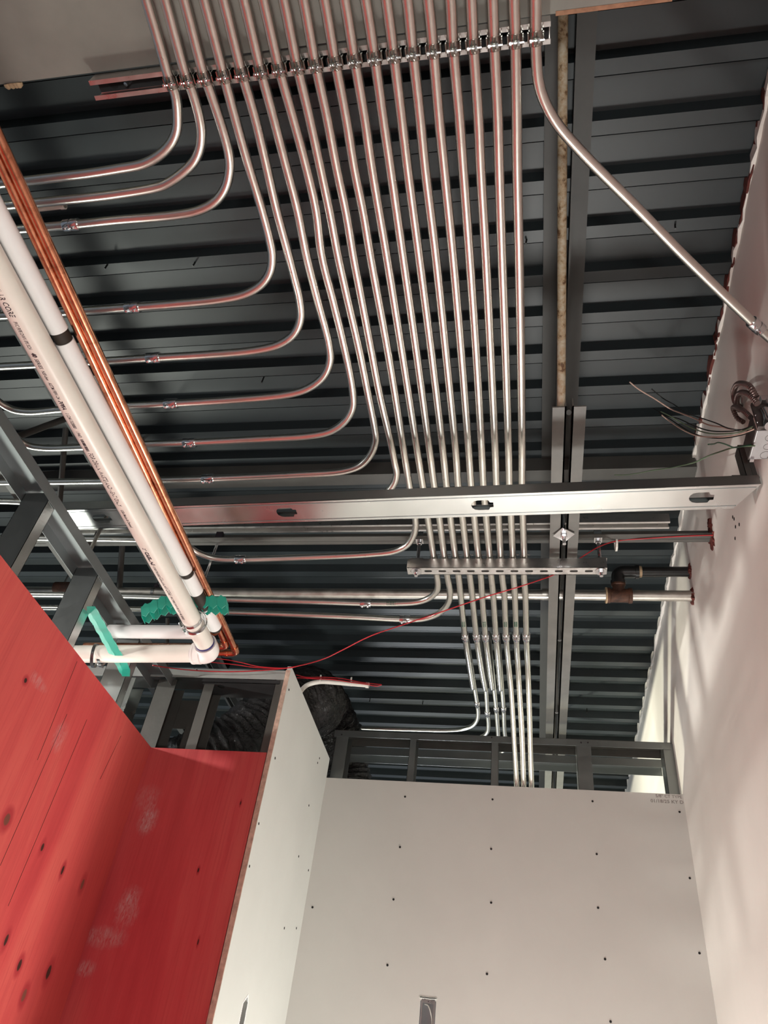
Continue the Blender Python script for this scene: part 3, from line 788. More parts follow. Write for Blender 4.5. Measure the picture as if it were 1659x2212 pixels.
# upright track on the right wall above the header end
ut = thing('wall_track', (.60, 1.6, 3.2), 'dark steel track rising along the right wall from the header end', 'track')
bm = BM()
g0, g1 = onx(1640, 1040, .628), onx(1601, 955, .628)
h0, h1 = onx(1612, 1032, .60), onx(1580, 955, .60)
def quadslab(bm, a, b, c, d, th):
    th = Vector(th); hexa(bm, [a, b, c, d, a+th, b+th, c+th, d+th])
tA, tB = ony(1614, 1034, 1.632), ony(1646, 1036, 1.632)
box(bm, tA.x, tB.x, 1.632, 1.6335, tA.z-.01, 3.36)
obj('web', bm, M['steel'], ut)
bm = BM(); box(bm, tA.x, tA.x+.0015, 1.632, 1.675, tA.z-.01, 3.36); box(bm, tB.x-.0015, tB.x, 1.632, 1.675, tA.z-.01, 3.36); box(bm, (tA.x+tB.x)/2-.001, (tA.x+tB.x)/2+.001, 1.6305, 1.632, tA.z-.01, 3.36)
obj('flange', bm, M['steel'], ut)
bm = BM(); 
for p in ((1630, 1036), (1639, 1034)):
    q = ony(*p, 1.63); lathe(bm, [(0, .005), (.004, .005), (.007, .002)], q, (0, -1, 0), 10)
obj('screw_head', bm, M['blackm'], ut)
# small offcut standing behind the header
bm = BM(); q = ony(1600, 1025, 1.74)
q = onz(1590, 1026, 3.27)
box(bm, q.x-.012, q.x+.028, q.y, q.y+.03, q.z-.05, q.z); tag(obj('stud_offcut', bm, M['steel'], bevel=.001), 'small dark steel offcut standing on the header by the right wall', 'offcut')

# ------------------------------------------------------------------ left wall framing
tr = thing('wall_track', (-1.447, 1.4, 3.06), 'long dark steel track above the left red plywood', 'track')
bm = BM(); extrude_profile(bm, channel_prof(.096, .040, .0016, .0016), (-1.449, -1.0, 3.100), (-1.449, 2.60, 3.100), (1, 0, 0), (0, 0, -1)); obj('channel', bm, M['track'], tr)
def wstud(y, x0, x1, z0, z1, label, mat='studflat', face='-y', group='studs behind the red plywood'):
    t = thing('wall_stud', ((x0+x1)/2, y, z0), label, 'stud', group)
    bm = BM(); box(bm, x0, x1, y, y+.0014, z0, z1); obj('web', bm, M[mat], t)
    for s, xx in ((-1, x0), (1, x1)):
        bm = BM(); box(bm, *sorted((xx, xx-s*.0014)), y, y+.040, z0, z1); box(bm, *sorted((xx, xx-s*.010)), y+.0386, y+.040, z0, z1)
        obj('flange', bm, M['stud'], t)  # brighter metal than the web: the light on this face is in the colour
    return t
wstud(1.502, -1.494, -1.404, 0, 3.092, 'steel stud above the red plywood, nearer the camera')
wstud(1.864, -1.494, -1.404, 0, 3.092, 'steel stud above the red plywood, one bay further along')
wstud(2.245, -1.494, -1.404, 0, 3.092, 'steel stud above the red plywood beside the teal bracket')
wstud(1.10, -1.494, -1.404, 0, 3.092, 'steel stud above the red plywood at the left picture edge')
# patch of zinc / slim rail seen between the studs
bm = BM(); a = onx(143, 1298, -1.56)
tube(bm, [Vector((a.x, a.y, ZD)), Vector((a.x, a.y, 2.3))], .007, 10); tag(obj('slim_rod', bm, M['oldpipe'], smooth=.8), 'thin pale rod standing behind the second left stud', 'rod')
# cap track over the return wall
ct = thing('wall_track', (-1.3, YR, 3.09), 'pale steel track over the red return panel with red wires along it', 'track')
bm = BM(); box(bm, -2.3, -.935, YR, YR+.0016, 3.090, 3.130); obj('front_flange', bm, M['capgrey'], ct); 
bm = BM(); box(bm, -2.3, -.935, YR, YR+.092, 3.130, 3.1316); box(bm, -2.3, -.935, YR+.0905, YR+.092, 3.088, 3.130); obj('web', bm, M['studflat'], ct)
for p in ((233, 1442), (420, 1443), (425, 1447)):
    q = ony(*p, YR); bm = BM(); lathe(bm, [(0, .003), (.001, .003)], q, (0, -1, 0), 10); obj('screw', bm, M['blackm'], ct)
def rstud(x0, x1, y, z1, label, mat='steel'):
    t = thing('wall_stud', ((x0+x1)/2, y, 0), label, 'stud', 'studs of the return wall')
    bm = BM(); box(bm, x0, x1, y, y+.0014, 2.0, z1); obj('flange', bm, M[mat], t)
    bm = BM(); box(bm, x0, x0+.0014, y, y+.088, 2.0, z1); obj('web', bm, M[mat], t)
    bm = BM(); box(bm, x0, x1, y+.0866, y+.088, 2.0, z1); obj('rear_flange', bm, M[mat], t)
rstud(-1.265, -1.222, YR+.018, 3.09, 'steel stud rising behind the middle of the red return panel')
rstud(-1.330, -1.300, YR+.100, 2.93, 'short steel stud below the square steel plate')
rstud(-.966, -.930, YR+.004, 3.128, 'steel stud at the front edge of the drywall side wall')
bm = BM(); box(bm, -1.485, -1.285, YR+.115, YR+.1165, 2.925, 3.05); tag(obj('steel_plate', bm, M['steel']), 'square dark sheet steel plate between the return wall studs', 'plate')
bm = BM(); plate_holes(bm, [(-1.27, YR+.003), (-.95, YR+.003), (-.95, YR+.12), (-1.27, YR+.12)], [[(-1.20+.014*math.cos(a), YR+.035+.014*math.sin(a)) for a in [k*math.pi/6 for k in range(12)]]], (0, 0, 3.072), (1, 0, 0), (0, 1, 0), .0015)
box(bm, -1.27, -.95, YR+.003, YR+.005, 3.072, 3.088)
tag(obj('header_stud', bm, M['dull']), 'dark horizontal stud with a round hole above the red return panel', 'stud')
# broad sheet with teal reflection, hanging studs further left
bm = BM(); a = ony(290, 1440, 2.62); 
hexa(bm, [ony(240, 1535, 2.66), ony(268, 1530, 2.66), ony(345, 1432, 2.66), ony(282, 1432, 2.66)]+[p+Vector((0, .002, 0)) for p in (ony(240, 1535, 2.66), ony(268, 1530, 2.66), ony(345, 1432, 2.66), ony(282, 1432, 2.66))])
bm.free()
rstud(-1.66, -1.56, YR+.01, 3.09, 'wide steel stud left of the teal bracket foot', 'stud')
rstud(-1.465, -1.385, YR+.02, 3.09, 'corner stud where the red plywood walls meet', 'steel')
# sill under the opening
bm = BM(); box(bm, -1.40, -.94, 2.95, 2.99, 2.86, 2.90); tag(obj('sill_rail', bm, M['studflat']), 'thin steel rail across the opening above the red return panel', 'rail')

# ------------------------------------------------------------------ far wall framing
ft = thing('wall_track', (-.15, 3.40, 3.21), 'steel track capping the framing above the far drywall', 'track')
zt0, zt1 = ony(1450, 1619, 3.40).z, ony(1450, 1605, 3.40).z
bm = BM(); box(bm, -.925, .630, 3.400, 3.4015, zt0, zt1); obj('front_flange', bm, M['studflat'], ft)
bm = BM(); box(bm, -.925, .630, 3.400, 3.495, zt1, zt1+.0015); box(bm, -.925, .630, 3.4935, 3.495, zt0, zt1); obj('web', bm, M['steel'], ft)
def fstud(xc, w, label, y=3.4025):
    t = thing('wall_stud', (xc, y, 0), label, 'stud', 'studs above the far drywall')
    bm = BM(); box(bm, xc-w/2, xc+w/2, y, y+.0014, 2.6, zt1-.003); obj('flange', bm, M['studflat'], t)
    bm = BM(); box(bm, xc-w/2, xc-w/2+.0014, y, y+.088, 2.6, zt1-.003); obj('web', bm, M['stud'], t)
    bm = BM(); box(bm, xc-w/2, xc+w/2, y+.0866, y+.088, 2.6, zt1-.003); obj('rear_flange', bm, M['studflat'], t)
xsx = lambda x, y: ony(x, y, 3.4025).x
fstud(xsx(732, 1640), .062, 'double stud at the left end of the framing above the far drywall')
fstud(xsx(888, 1650), .030, 'stud above the far drywall, second from its left end')
fstud(xsx(1068, 1660), .032, 'stud above the far drywall, left of the three diving conduits')
fstud(xsx(1264, 1665), .065, 'wide mottled stud above the far drywall, right of the joist')
fstud(xsx(1452, 1670), .050, 'stud above the far drywall standing against the right wall')
bm = BM(); box(bm, -.905, -.885, 3.47, 3.50, 2.6, 3.16); obj('x', bm, M['zinc']); D.objects.remove(D.objects['x'])
for i, p in enumerate(((738, 1587), (1062, 1593), (1255, 1604), (1270, 1604))):
    q = ony(*p, 3.400); bm = BM(); lathe(bm, [(0, .004), (.002, .003)], q, (0, -1, 0), 10); obj('screw', bm, M['blackm'], ft)
# second track beyond
bm = BM(); extrude_profile(bm, channel_prof(.092, .040, .0016, .0016), (-.92, 3.66, 3.33), (.63, 3.66, 3.33), (0, 1, 0), (0, 0, -1))
tag(obj('wall_track', bm, M['studflat']), 'second steel track lying beyond the far wall framing', 'track')

# ------------------------------------------------------------------ steel pipes crossing to the right wall
ZP = 3.51; RP = .0215
pipe = thing('steel_pipe', (-1, 2.57, ZP), 'long galvanized pipe crossing level behind the joist into the right wall', 'pipe')
pl = [onz(x, y, ZP) for x, y in ((-60, 1276), (190, 1279), (700, 1282), (1200, 1285), (1400, 1286.5))]; e = pl[-1]+(pl[-1]-pl[-2])*1.2; 
bm = BM(); tube(bm, pl+[Vector((XW+.01, e.y, ZP))], RP, 24); obj('tube', bm, M['oldpipe'], pipe, smooth=.8)
bm = BM(); a, b2 = onz(1310, 1286, ZP), onz(1365, 1287, ZP)
L = (b2-a).length
lathe(bm, [(0, RP+.001), (0, RP+.009), (.012, RP+.010), (.016, RP+.006), (L-.016, RP+.006), (L-.012, RP+.010), (L, RP+.009), (L, RP+.001)], a, b2-a, 24)
tdir = Vector((0, -.28, 1)).normalized(); mid = (a+b2)/2
lathe(bm, [(0, RP+.004), (.040, RP+.002), (.043, RP+.007), (.054, RP+.006), (.054, RP-.004)], mid, tdir, 24)
obj('tee_fitting', bm, M['rust'], pipe, smooth=.7)
bm = BM(); lathe(bm, [(0, RP+.001), (.0, RP+.011), (.006, RP+.011), (.006, RP+.001)], a+(a-b2).normalized()*.004, b2-a, 24); obj('thread_ring', bm, M['tape'], pipe)
for x in (1185, 150):
    q = onz(x, 1284, ZP); bm = BM(); ring_band(bm, q, (1, 0, 0), RP, .05, .003, 24); obj('pipe_band', bm, M['oldpipe'], pipe)
q = onz(120, 1270, ZP); bm = BM(); lathe(bm, [(0, RP+.001), (0, RP+.006), (.10, RP+.006), (.10, RP+.001)], q, (1, 0, 0), 20); obj('rust_sleeve', bm, M['rust'], pipe, smooth=.7)
bp = thing('black_pipe', mid+tdir*.06, 'black iron pipe with elbow rising from the rusty tee to the right wall', 'pipe')
c0 = mid+tdir*.056
e1 = ony(1345, 1245, c0.y-.015); top = Vector((mid.x-.004, c0.y-.018, e1.z+.012))
top = c0+tdir*.046
end = onx(1494, 1240, XW)
far = Vector((XW+.01, top.y, top.z))
elb = fillet([c0, top, top+Vector((.075, 0, 0))], .036, 10)
bm = BM(); tube(bm, elb, RP+.004, 22)
ring_band(bm, elb[0], tdir, RP+.002, .012, .006, 22); ring_band(bm, elb[-1], (1, 0, 0), RP+.002, .014, .006, 22)
obj('elbow', bm, M['black'], bp, smooth=.8)
bm = BM(); tube(bm, [c0-tdir*.02, c0+tdir*.012], RP-.001, 20); obj('nipple', bm, M['black'], bp, smooth=.8)
bm = BM(); ring_band(bm, c0+tdir*.002, tdir, RP-.001, .007, .0035, 22); obj('thread_tape', bm, M['nylon'], bp)
bm = BM(); ring_band(bm, elb[-1]+Vector((.012, 0, 0)), (1, 0, 0), RP-.001, .012, .003, 22); obj('thread_tape', bm, M['tape'], bp)
bm = BM(); tube(bm, [elb[-1], far], RP-.001, 22); obj('tube', bm, M['black'], bp, smooth=.8)
for nm, cy, cz, lab in (('firestop_smear', top.y, top.z, 'ragged rust red sealant where the black pipe enters the right wall'), ('firestop_smear', e.y+.005, ZP, 'ragged rust red sealant where the galvanized pipe enters the right wall')):
    bm = BM()
    splat(bm, (XW, cy, cz), -1, RP+.003, RP+.018, .006); splat(bm, (XW, cy-.018, cz-.010), -1, .008, .022, .009, 18)
    tag(obj(nm, bm, M['caulk'], smooth=.6), lab, 'sealant')
# pipe hangers of the far left
for (x, y, lab) in ((333, 1258, 'strap hanger looped round the galvanized pipe at the left'), (128, 1262, 'clamp hanger on the galvanized pipe beside the left studs')):
    q = onz(x, 1280, ZP); t = thing('pipe_hanger', q, lab, 'hanger', 'hangers of the galvanized pipe')
    bm = BM(); ring_band(bm, q, (1, 0, 0), RP+.001, .014, .002, 20); obj('band', bm, M['stud'], t)
    bm = BM(); tube(bm, [q+Vector((0, 0, RP)), q+Vector((.01, .0, .30))], .0045, 8); obj('rod', bm, M['stud'], t)
    bm = BM(); hexnut(bm, q+Vector((0, 0, RP+.012)), (0, 0, 1), .012, .016); obj('nut', bm, M['blackm'], t)

# rod by the conduit bend at (470,1160)
bm = BM(); a, b2 = onz(474, 1166, 3.45), onz(443, 1248, 3.45)
a = ony(474, 1163, 2.17); b2 = ony(440, 1255, 2.17)
tube(bm, [a, b2], .0055, 10); t = tag(obj('threaded_rod', bm, M['zinc'], smooth=.8), 'bright threaded rod hanging beside the copper pipes', 'rod')
bm = BM(); box(bm, a.x-.014, a.x+.014, a.y-.014, a.y+.014, a.z-.006, a.z+.024); obj('beam_clamp', bm, M['blackm'], t, bevel=.002)

# ------------------------------------------------------------------ white drain pipe, insulated pipe, copper pipes
ZV = 2.93; RV = .0302
pv = thing('drain_pipe', (-1.05, 2.05, ZV), 'big white plastic drain pipe with black lettering, turning left at an elbow', 'pipe')
pA = onz(-60, 503, ZV) ; 
cx = -1.052; yc = 2.127
pA = Vector((-1.056, -.6, ZV)); corner = Vector((cx, yc, ZV)); pB = Vector((-1.75, yc+.02, ZV-.005))
bm = BM(); tube(bm, [pA, corner+Vector((0, -.055, 0))], RV, 40); obj('long_tube', bm, M['pvc'], pv, smooth=.8)
bm = BM(); tube(bm, [corner+Vector((-.055, 0, 0)), pB], RV, 40); obj('cross_tube', bm, M['pvc'], pv, smooth=.8)
bm = BM()
el = fillet([corner+Vector((0, -.062, 0)), corner, corner+Vector((-.062, 0, 0))], .036, 14)
tube(bm, el, RV+.005, 40)
ring_band(bm, el[0]+Vector((0, .002, 0)), (0, 1, 0), RV+.0004, .006, .0065, 36); ring_band(bm, el[-1]+Vector((.002, 0, 0)), (1, 0, 0), RV+.0004, .006, .0065, 36)
tube(bm, [el[0], el[0]+Vector((0, .028, 0))], RV+.0062, 36); tube(bm, [el[-1], el[-1]+Vector((.028, 0, 0))], RV+.0062, 36)
obj('elbow', bm, M['fitting'], pv, smooth=.8)
bm = BM(); ring_band(bm, el[0]+Vector((0, -.004, 0)), (0, 1, 0), RV+.0002, .008, .0012, 36)
obj('primer_ring', bm, M['primer'], pv)
bm = BM(); ring_band(bm, el[-1]+Vector((-.002, 0, 0)), (1, 0, 0), RV+.0002, .004, .001, 36); obj('primer_ring', bm, M['primer'], pv)
# lettering along the pipe
def on_pipe(yo, base_deg, r=RV+.00025):
    def fn(u, v):
        a = math.radians(base_deg)+v/r
        return Vector((-1.0545+r*math.cos(a), yo+u, ZV+r*math.sin(a)))
    return fn
def py(x, y): return onz(x, y, ZV-.02).y
segs = [('CELLULAR CORE', 1.2, (-45, 585), (24, 681), False), ('PVC PIPE DWV IPS SCH', .85, (25, 690), (62, 750), False), ('40', .95, (64, 757), (69, 767), True), ('SERIES', .85, (71, 770), (84, 792), False),
        ('NSF-dwv', .8, (85, 796), (96, 817), False), ('ASTM F891-24', .85, (97, 821), (121, 857), False), ('PPFA', .9, (122, 860), (134, 880), True), ('1124132880', .85, (137, 887), (156, 920), False),
        ('1943', .85, (158, 927), (166, 939), False), ('FOR DRAIN WASTE AND VENT ONLY', 1.15, (184, 973), (255, 1089), False), ('USA Made & Owned', .8, (254, 1096), (278, 1134), False),
        ('2"', .9, (299, 1178), (303, 1185), False), ('CRESLINE', 1.05, (305, 1187), (325, 1216), True), ('COEXTRUDED', .7, (326, 1218), (338, 1241), False), ('CELLULAR CORE', 1.15, (339, 1242), (362, 1281), False), ('PVC PIPE DWV IPS SCH 40 SERIES', .75, (363, 1283), (390, 1333), False)]
bm = BM()
for s, k, a, b2, bold in segs:
    ya_, yb_ = py(*a), py(*b2)
    put_text(bm, s, .0145*k, on_pipe(ya_, -99), yb_-ya_, bold, True)
ya_, yb_ = py(169, 944), py(182, 970)
n = 18
for k in range(n):
    yy = ya_+(yb_-ya_)*k/n; f = on_pipe(yy, -100); w = random.choice((.0008, .0014, .002))
    vs = [bm.verts.new(f(0, 0)), bm.verts.new(f(w, 0)), bm.verts.new(f(w, .008)), bm.verts.new(f(0, .008))]; bm.faces.new(vs)
obj('lettering', bm, M['blackm'], pv)
bm = BM()
def on_cross(xo):
    def fn(u, v):
        r = RV+.0003; a = math.radians(-52)-v/r
        return Vector((xo-u, yc+.012-(-.001)+r*math.cos(a)*1.0, ZV-.002+r*math.sin(a)))
    return fn
x = -1.16
for s, k, wd, bold in (('2"', .9, .012, False), ('CRESLINE', 1, .05, True), ('COEXTRUDED', .7, .04, False), ('CELLULAR CORE', 1.0, .075, False)):
    put_text(bm, s, .0125*k, on_cross(x), wd, bold, True); x -= wd+.006
obj('lettering', bm, M['blackm'], pv)
# hose clamps and strap
def hose_clamp(c, ax, tilt, label, r=RV):
    t = thing('hose_clamp', c, label, 'clamp', 'metal hose clamps on the drain pipe')
    a = (Vector(ax)+Vector(tilt)).normalized()
    bm = BM(); ring_band(bm, c, a, r+.0012, .012, .0012, 36); obj('band', bm, M['zinc'], t, smooth=.7)
    bm = BM(); n, b = frame_of(a); s = (n*-.45+b*.0+Vector((-.8, 0, -.3)) if abs(ax[1]) > .5 else Vector((0, .3, -1))).normalized(); s = (s-a*s.dot(a)).normalized()
    q = Vector(c)+s*(r+.006); tt = a.cross(s)
    hexa(bm, [q+a*i*.007+tt*j*.009+s*k*.004 for k in (-1, 1) for i, j in ((-1, -1), (1, -1), (1, 1), (-1, 1))]); hexnut(bm, q+tt*.013, tt, .005, .008)
    obj('screw_housing', bm, M['zinc'], t, bevel=.0008)
yk = onz(410, 1348, ZV).y
hose_clamp((cx-.001, yk-.025, ZV), (0, 1, 0), (0, 0, .06), 'upper steel hose clamp around the drain pipe below the teal bracket')
hose_clamp((cx-.001, yk+.012, ZV), (0, 1, 0), (.02, 0, -.12), 'lower steel hose clamp around the drain pipe just above the elbow', RV+.0004)
bm = BM(); ring_band(bm, (cx+.004, yk-.006, ZV+.004), (0, 1, .35), RV+.007, .010, .0012, 36); tag(obj('hose_clamp', bm, M['zinc'], smooth=.7), 'loose slanting clamp loop between the two clamps on the drain pipe', 'clamp')
xk2 = onz(213, 1400, ZV).x
hose_clamp((xk2, yc+.018, ZV-.004), (1, 0, 0), (0, 0, 0), 'steel clamp band around the cross run of the drain pipe at the left')
bm = BM(); ring_band(bm, (xk2-.028, yc+.018, ZV-.006), (1, .25, .1), RV+.010, .011, .0012, 36); tag(obj('hose_clamp', bm, M['zinc'], smooth=.7), 'slack brown-tinted clamp loop beside the red plywood edge', 'clamp')

# insulated pipe: three sleeves with gaps over a brown wrapped pipe
ZI = 2.985; RI = .0225
ip = thing('insulated_pipe', (-1.04, 1.5, ZI), 'slim pipe in white foam sleeves between the drain pipe and the copper', 'pipe')
def ci(x, y): return onz(x, y, ZI)
ln = [ci(20, 500), ci(135, 727)]
gA, gB = ci(124, 712), ci(138, 735)
g2, g3 = ci(398, 1232), ci(402, 1240)
g4, g5 = ci(424, 1277), ci(440, 1318)
g6 = ci(462, 1358)
dirI = (g4-gB).normalized(); X_of = lambda y: gB.x+(g4.x-gB.x)*(y-gB.y)/(g4.y-gB.y)
def PI_(y): return Vector((X_of(y), y, ZI))
bm = BM(); tube(bm, [PI_(-.6), PI_(g6.y)], .0205, 24); obj('wrapped_tube', bm, M['rubber'], ip, smooth=.8)
for y0_, y1_ in ((-.6, gA.y), (gB.y, g2.y), (g3.y, g4.y), (g5.y-.02, g6.y-.012)):
    bm = BM(); a = PI_(y0_); b2 = PI_(y1_); L = (b2-a).length
    lathe(bm, [(0, RI-.006), (0, RI), (L, RI), (L, RI-.006)], a, b2-a, 32, cap=False); obj('foam_sleeve', bm, M['foam'], ip, smooth=.8)
# cross sleeve going left
bm = BM(); a = onz(440, 1366, ZI); b2 = onz(236, 1364, ZI)
tube(bm, [a+Vector((.03, 0, 0)), b2], RI+.001, 32); obj('cross_sleeve', bm, M['foam'], ip, smooth=.8)
bm = BM(); q = PI_(g6.y)
tube(bm, fillet([q-dirI*.02, q+dirI*.022, q+dirI*.022+Vector((-.06, 0, 0))], .018, 8), .0125, 20); ring_band(bm, q+dirI*.003, dirI, .012, .010, .002, 20)
obj('copper_elbow', bm, M['copper'], ip, smooth=.8)
# copper pair
ZK = 3.00; RK = .0111
def copper(pts, label):
    t = thing('copper_pipe', onz(*pts[1], ZK), label, 'pipe', 'copper pipes beside the white pipes')
    a, b2 = onz(*pts[0], ZK), onz(*pts[1], ZK); crn = onz(*pts[2], ZK); d = (b2-a).normalized()
    s = a-d*1.2
    bm = BM(); tube(bm, [s, crn-d*.03], RK, 24); obj('long_tube', bm, M['copper'], t, smooth=.8)
    bm = BM(); path = fillet([crn-d*.038, crn, crn+Vector((-.038, 0, 0))], .02, 8); tube(bm, path, RK+.0014, 24)
    for q, ax in ((path[0], d), (path[-1], Vector((1, 0, 0)))): ring_band(bm, q, ax, RK+.0002, .009, .0028, 24)
    obj('elbow', bm, M['copper'], t, smooth=.8)
    bm = BM(); tube(bm, [crn+Vector((-.03, 0, 0)), crn+Vector((-.55, .01, 0))], RK, 24); obj('cross_tube', bm, M['copper'], t, smooth=.8)
copper([(100, 520), (453, 1285), (512, 1411)], 'outer copper pipe of the pair, nearer the conduits')
copper([(73, 520), (429, 1284), (490, 1397)], 'inner copper pipe of the pair, against the white foam sleeves')
# teal brackets
def bracket(P0, P1, up, depth, height, label, taper=.28, drop=.035, waves=10):
    """hollow plastic strap from P0 to P1: front wall with a wavy lower edge, back wall, zigzag ribs between"""
    t = thing('pipe_bracket', P0, label, 'bracket', 'teal plastic pipe brackets')
    P0, P1, up = Vector(P0), Vector(P1), Vector(up).normalized(); u = (P1-P0); L = u.length; u.normalize()
    w = Vector(depth).normalized()
    dd = Vector(depth).length; N = 60
    def edge(s):
        tri = abs(((s*waves) % 1)-.5)*2
        d = (taper-s)/taper*drop if s < taper else 0
        return P0+u*L*s-up*d, tri
    def wall(bm, off, th, lo_w, hi_w):
        prev = None
        for k in range(N+1):
            s = k/N; A, tri = edge(s); lo = A+up*(lo_w*1.9*tri)+w*off; hi = A+up*(height-hi_w*2.5*tri)+w*off
            row = [bm.verts.new(lo), bm.verts.new(hi), bm.verts.new(hi+w*th), bm.verts.new(lo+w*th)]
            if prev:
                for i in range(4): jj = (i+1) % 4; bm.faces.new((prev[i], prev[jj], row[jj], row[i]))
            else: bm.faces.new(row)
            prev = row
        bm.faces.new(prev[::-1])
    bm = BM(); wall(bm, 0, .002, .006, .004); obj('front_wall', bm, M['teal'], t)
    bm = BM(); wall(bm, dd-.002, .002, .006, .004); obj('back_wall', bm, M['teal'], t)
    bm = BM()      # roof of the hollow strap
    prev = None
    for k in range(N+1):
        A, tri = edge(k/N); q = A+up*(height-.007)
        row = [bm.verts.new(q+w*.001), bm.verts.new(q+w*(dd-.001)), bm.verts.new(q+w*(dd-.001)+up*.002), bm.verts.new(q+w*.001+up*.002)]
        if prev:
            for i in range(4): jj = (i+1) % 4; bm.faces.new((prev[i], prev[jj], row[jj], row[i]))
        else: bm.faces.new(row)
        prev = row
    bm.faces.new(prev[::-1]); obj('strap_body', bm, M['teal'], t)
    for k in range(waves+1):
        s = min(1, max(0, k/waves)); A, tri = edge(s); sh = u*(.005 if k % 2 else -.005) if 0 < k < waves else Vector((0, 0, 0))
        bm = BM(); lo = A+up*.004; hi = A+up*(height-.007)
        hexa(bm, [lo-u*.0008, lo+u*.0008, lo+u*.0008+w*dd+sh, lo-u*.0008+w*dd+sh, hi-u*.0008, hi+u*.0008, hi+u*.0008+w*dd+sh, hi-u*.0008+w*dd+sh])
        obj('rib', bm, M['teal'], t)
zb = ZV+RV+.003
q0, q1 = onz(308, 1318, zb), onz(489, 1316, zb)
bracket(Vector((q0.x, q1.y-.004, zb)), Vector((q1.x, q1.y-.004, zb)), (0, -.75, .66), (0, .034, -.004), .044, 'teal plastic bracket across the drain and copper pipes')
a, b2 = onx(280, 1462, -1.385), onx(206, 1330, -1.385)
bracket(a, b2, (.45, -1, 0), (-.03, 0, 0), .062, 'teal plastic bracket upright beside the left studs', .01, 0, 6)

# ------------------------------------------------------------------ black flexible duct
def crinkled(pts, r, label, rib=.03):
    path = spline(pts, 14); 
    L = [0]
    for i in range(1, len(path)): L.append(L[-1]+(path[i]-path[i-1]).length)
    # resample evenly
    N = int(L[-1]/.008); out = []
    j = 0
    for k in range(N+1):
        d = L[-1]*k/N
        while j < len(L)-2 and L[j+1] < d: j += 1
        f = (d-L[j])/max(1e-6, L[j+1]-L[j]); out.append(path[j].lerp(path[j+1], f))
    bm = BM(); seg = 64
    rings = tube(bm, out, r, seg, True)
    rnd = [[random.uniform(0, 6.28) for _ in range(3)] for _ in range(4)]
    for i, ring in enumerate(rings):
        d = L[-1]*i/N; c = out[i]
        for k, v in enumerate(ring):
            a = 2*math.pi*k/seg
            w = math.sin(d/rib*6.28+1.5*math.sin(a*2+rnd[0][0])+2.2*math.sin(a+rnd[1][0]))*.008
            w += math.sin(a*9+d*28+rnd[2][0]+2*math.sin(d*40))*.004+math.sin(a*5-d*46+rnd[3][1])*.005+random.uniform(-.0015, .0015)
            v.co = c+(v.co-c).normalized()*(r+w)
    o = obj('flexible_duct', bm, M['film'], smooth=1.3)
    return tag(o, label, 'duct')
crinkled([(-2.3, 3.3, 2.75), (-1.75, 3.15, 2.85), (-1.30, 3.10, 3.02), (-1.13, 3.35, 3.42), (-1.13, 3.75, 3.60), (-1.05, 4.02, 3.45), (-1.00, 4.12, 3.15), (-.97, 4.15, 2.7), (-.97, 4.15, 2.2)], .165, 'shiny black flexible duct looping behind the drywall side wall')

# ------------------------------------------------------------------ white conduit with red cables
we = thing('plastic_conduit', ony(650, 1482, 3.0), 'short white plastic conduit poking out past the side wall, red cables tied on', 'conduit')
yw = 3.05
path = spline([ony(x, y, yw) for x, y in ((628, 1535), (645, 1500), (662, 1481), (690, 1473), (720, 1474), (755, 1477), (793, 1480))], 6)
bm = BM(); tube(bm, path, .0105, 18); obj('tube', bm, M['nylon'], we, smooth=.8)
bm = BM(); e = path[-1]; tube(bm, [e-Vector((.006, 0, 0)), e+Vector((.008, 0, -.001))], .013, 12); obj('end_bushing', bm, M['nylon'], we)
for x, y in ((693, 1467), (759, 1472)):
    q = ony(x, y+4, yw); bm = BM(); ring_band(bm, q, (1, 0, 0), .0125, .004, .0015, 16); box(bm, q.x-.003, q.x+.003, q.y-.017, q.y-.012, q.z+.010, q.z+.022); obj('cable_tie', bm, M['nylon'], we)
def wire(pts, r, mat, label, cat='cable', group=None, name='red_cable', sub=8):
    bm = BM(); tube(bm, spline(pts, sub), r, 10)
    return tag(obj(name, bm, M[mat], smooth=1.2), label, cat, group)
yw2 = yw-.02
wire([ony(x, y, yw2) for x, y in ((640, 1458), (662, 1463), (700, 1463), (740, 1466), (780, 1474), (815, 1478), (824, 1479), (815, 1482), (790, 1478), (760, 1474), (720, 1468), (680, 1466), (642, 1464))], .0022, 'redwire', 'red cable loop tied to the short white plastic conduit')
# long red cable across the view
zr = ZC-.02
Pr = [ony(x, y, Y) for x, y, Y in ((330, 1437, 2.40), (375, 1444, 2.50), (430, 1449, 2.535), (500, 1451, 2.54), (570, 1448, 2.54), (632, 1441, 2.54))]
Pr += [onz(x, y, z) for x, y, z in ((700, 1423, 3.20), (740, 1404, 3.23), (800, 1374, 3.26), (860, 1353, 3.28), (950, 1323, 3.295), (1050, 1289, 3.30), (1120, 1268, 3.31), (1165, 1253, 3.335), (1195, 1242, 3.360), (1230, 1221, 3.368), (1262, 1200, 3.370), (1290, 1183, 3.40), (1330, 1169, 3.45))]
Pr += [onz(x, y, ZA-.004) for x, y in ((1400, 1163), (1480, 1158), (1540, 1156))]
wire(Pr, .0022, 'redwire', 'long red cable swooping across the view from the right wall to the side wall')
bm = BM(); q = ony(1332, 1160, 2.158); ring_band(bm, q+Vector((0, .03, .0)), (1, 0, 0), .030, .007, .0018, 18); tag(obj('cable_tie', bm, M['nylon']), 'white cable tie holding the red cable to the steel angle', 'cable tie')
wire([ony(x, y, 2.52) for x, y in ((440, 1423), (480, 1424), (520, 1431), (560, 1440), (620, 1443), (640, 1440))], .0018, 'redwire', 'upper thin red cable under the copper elbows')
wire([ony(x, y, 2.53) for x, y in ((430, 1428), (470, 1432), (510, 1436), (545, 1441), (600, 1444), (634, 1442))], .0018, 'redwire', 'lower thin red cable under the copper elbows')

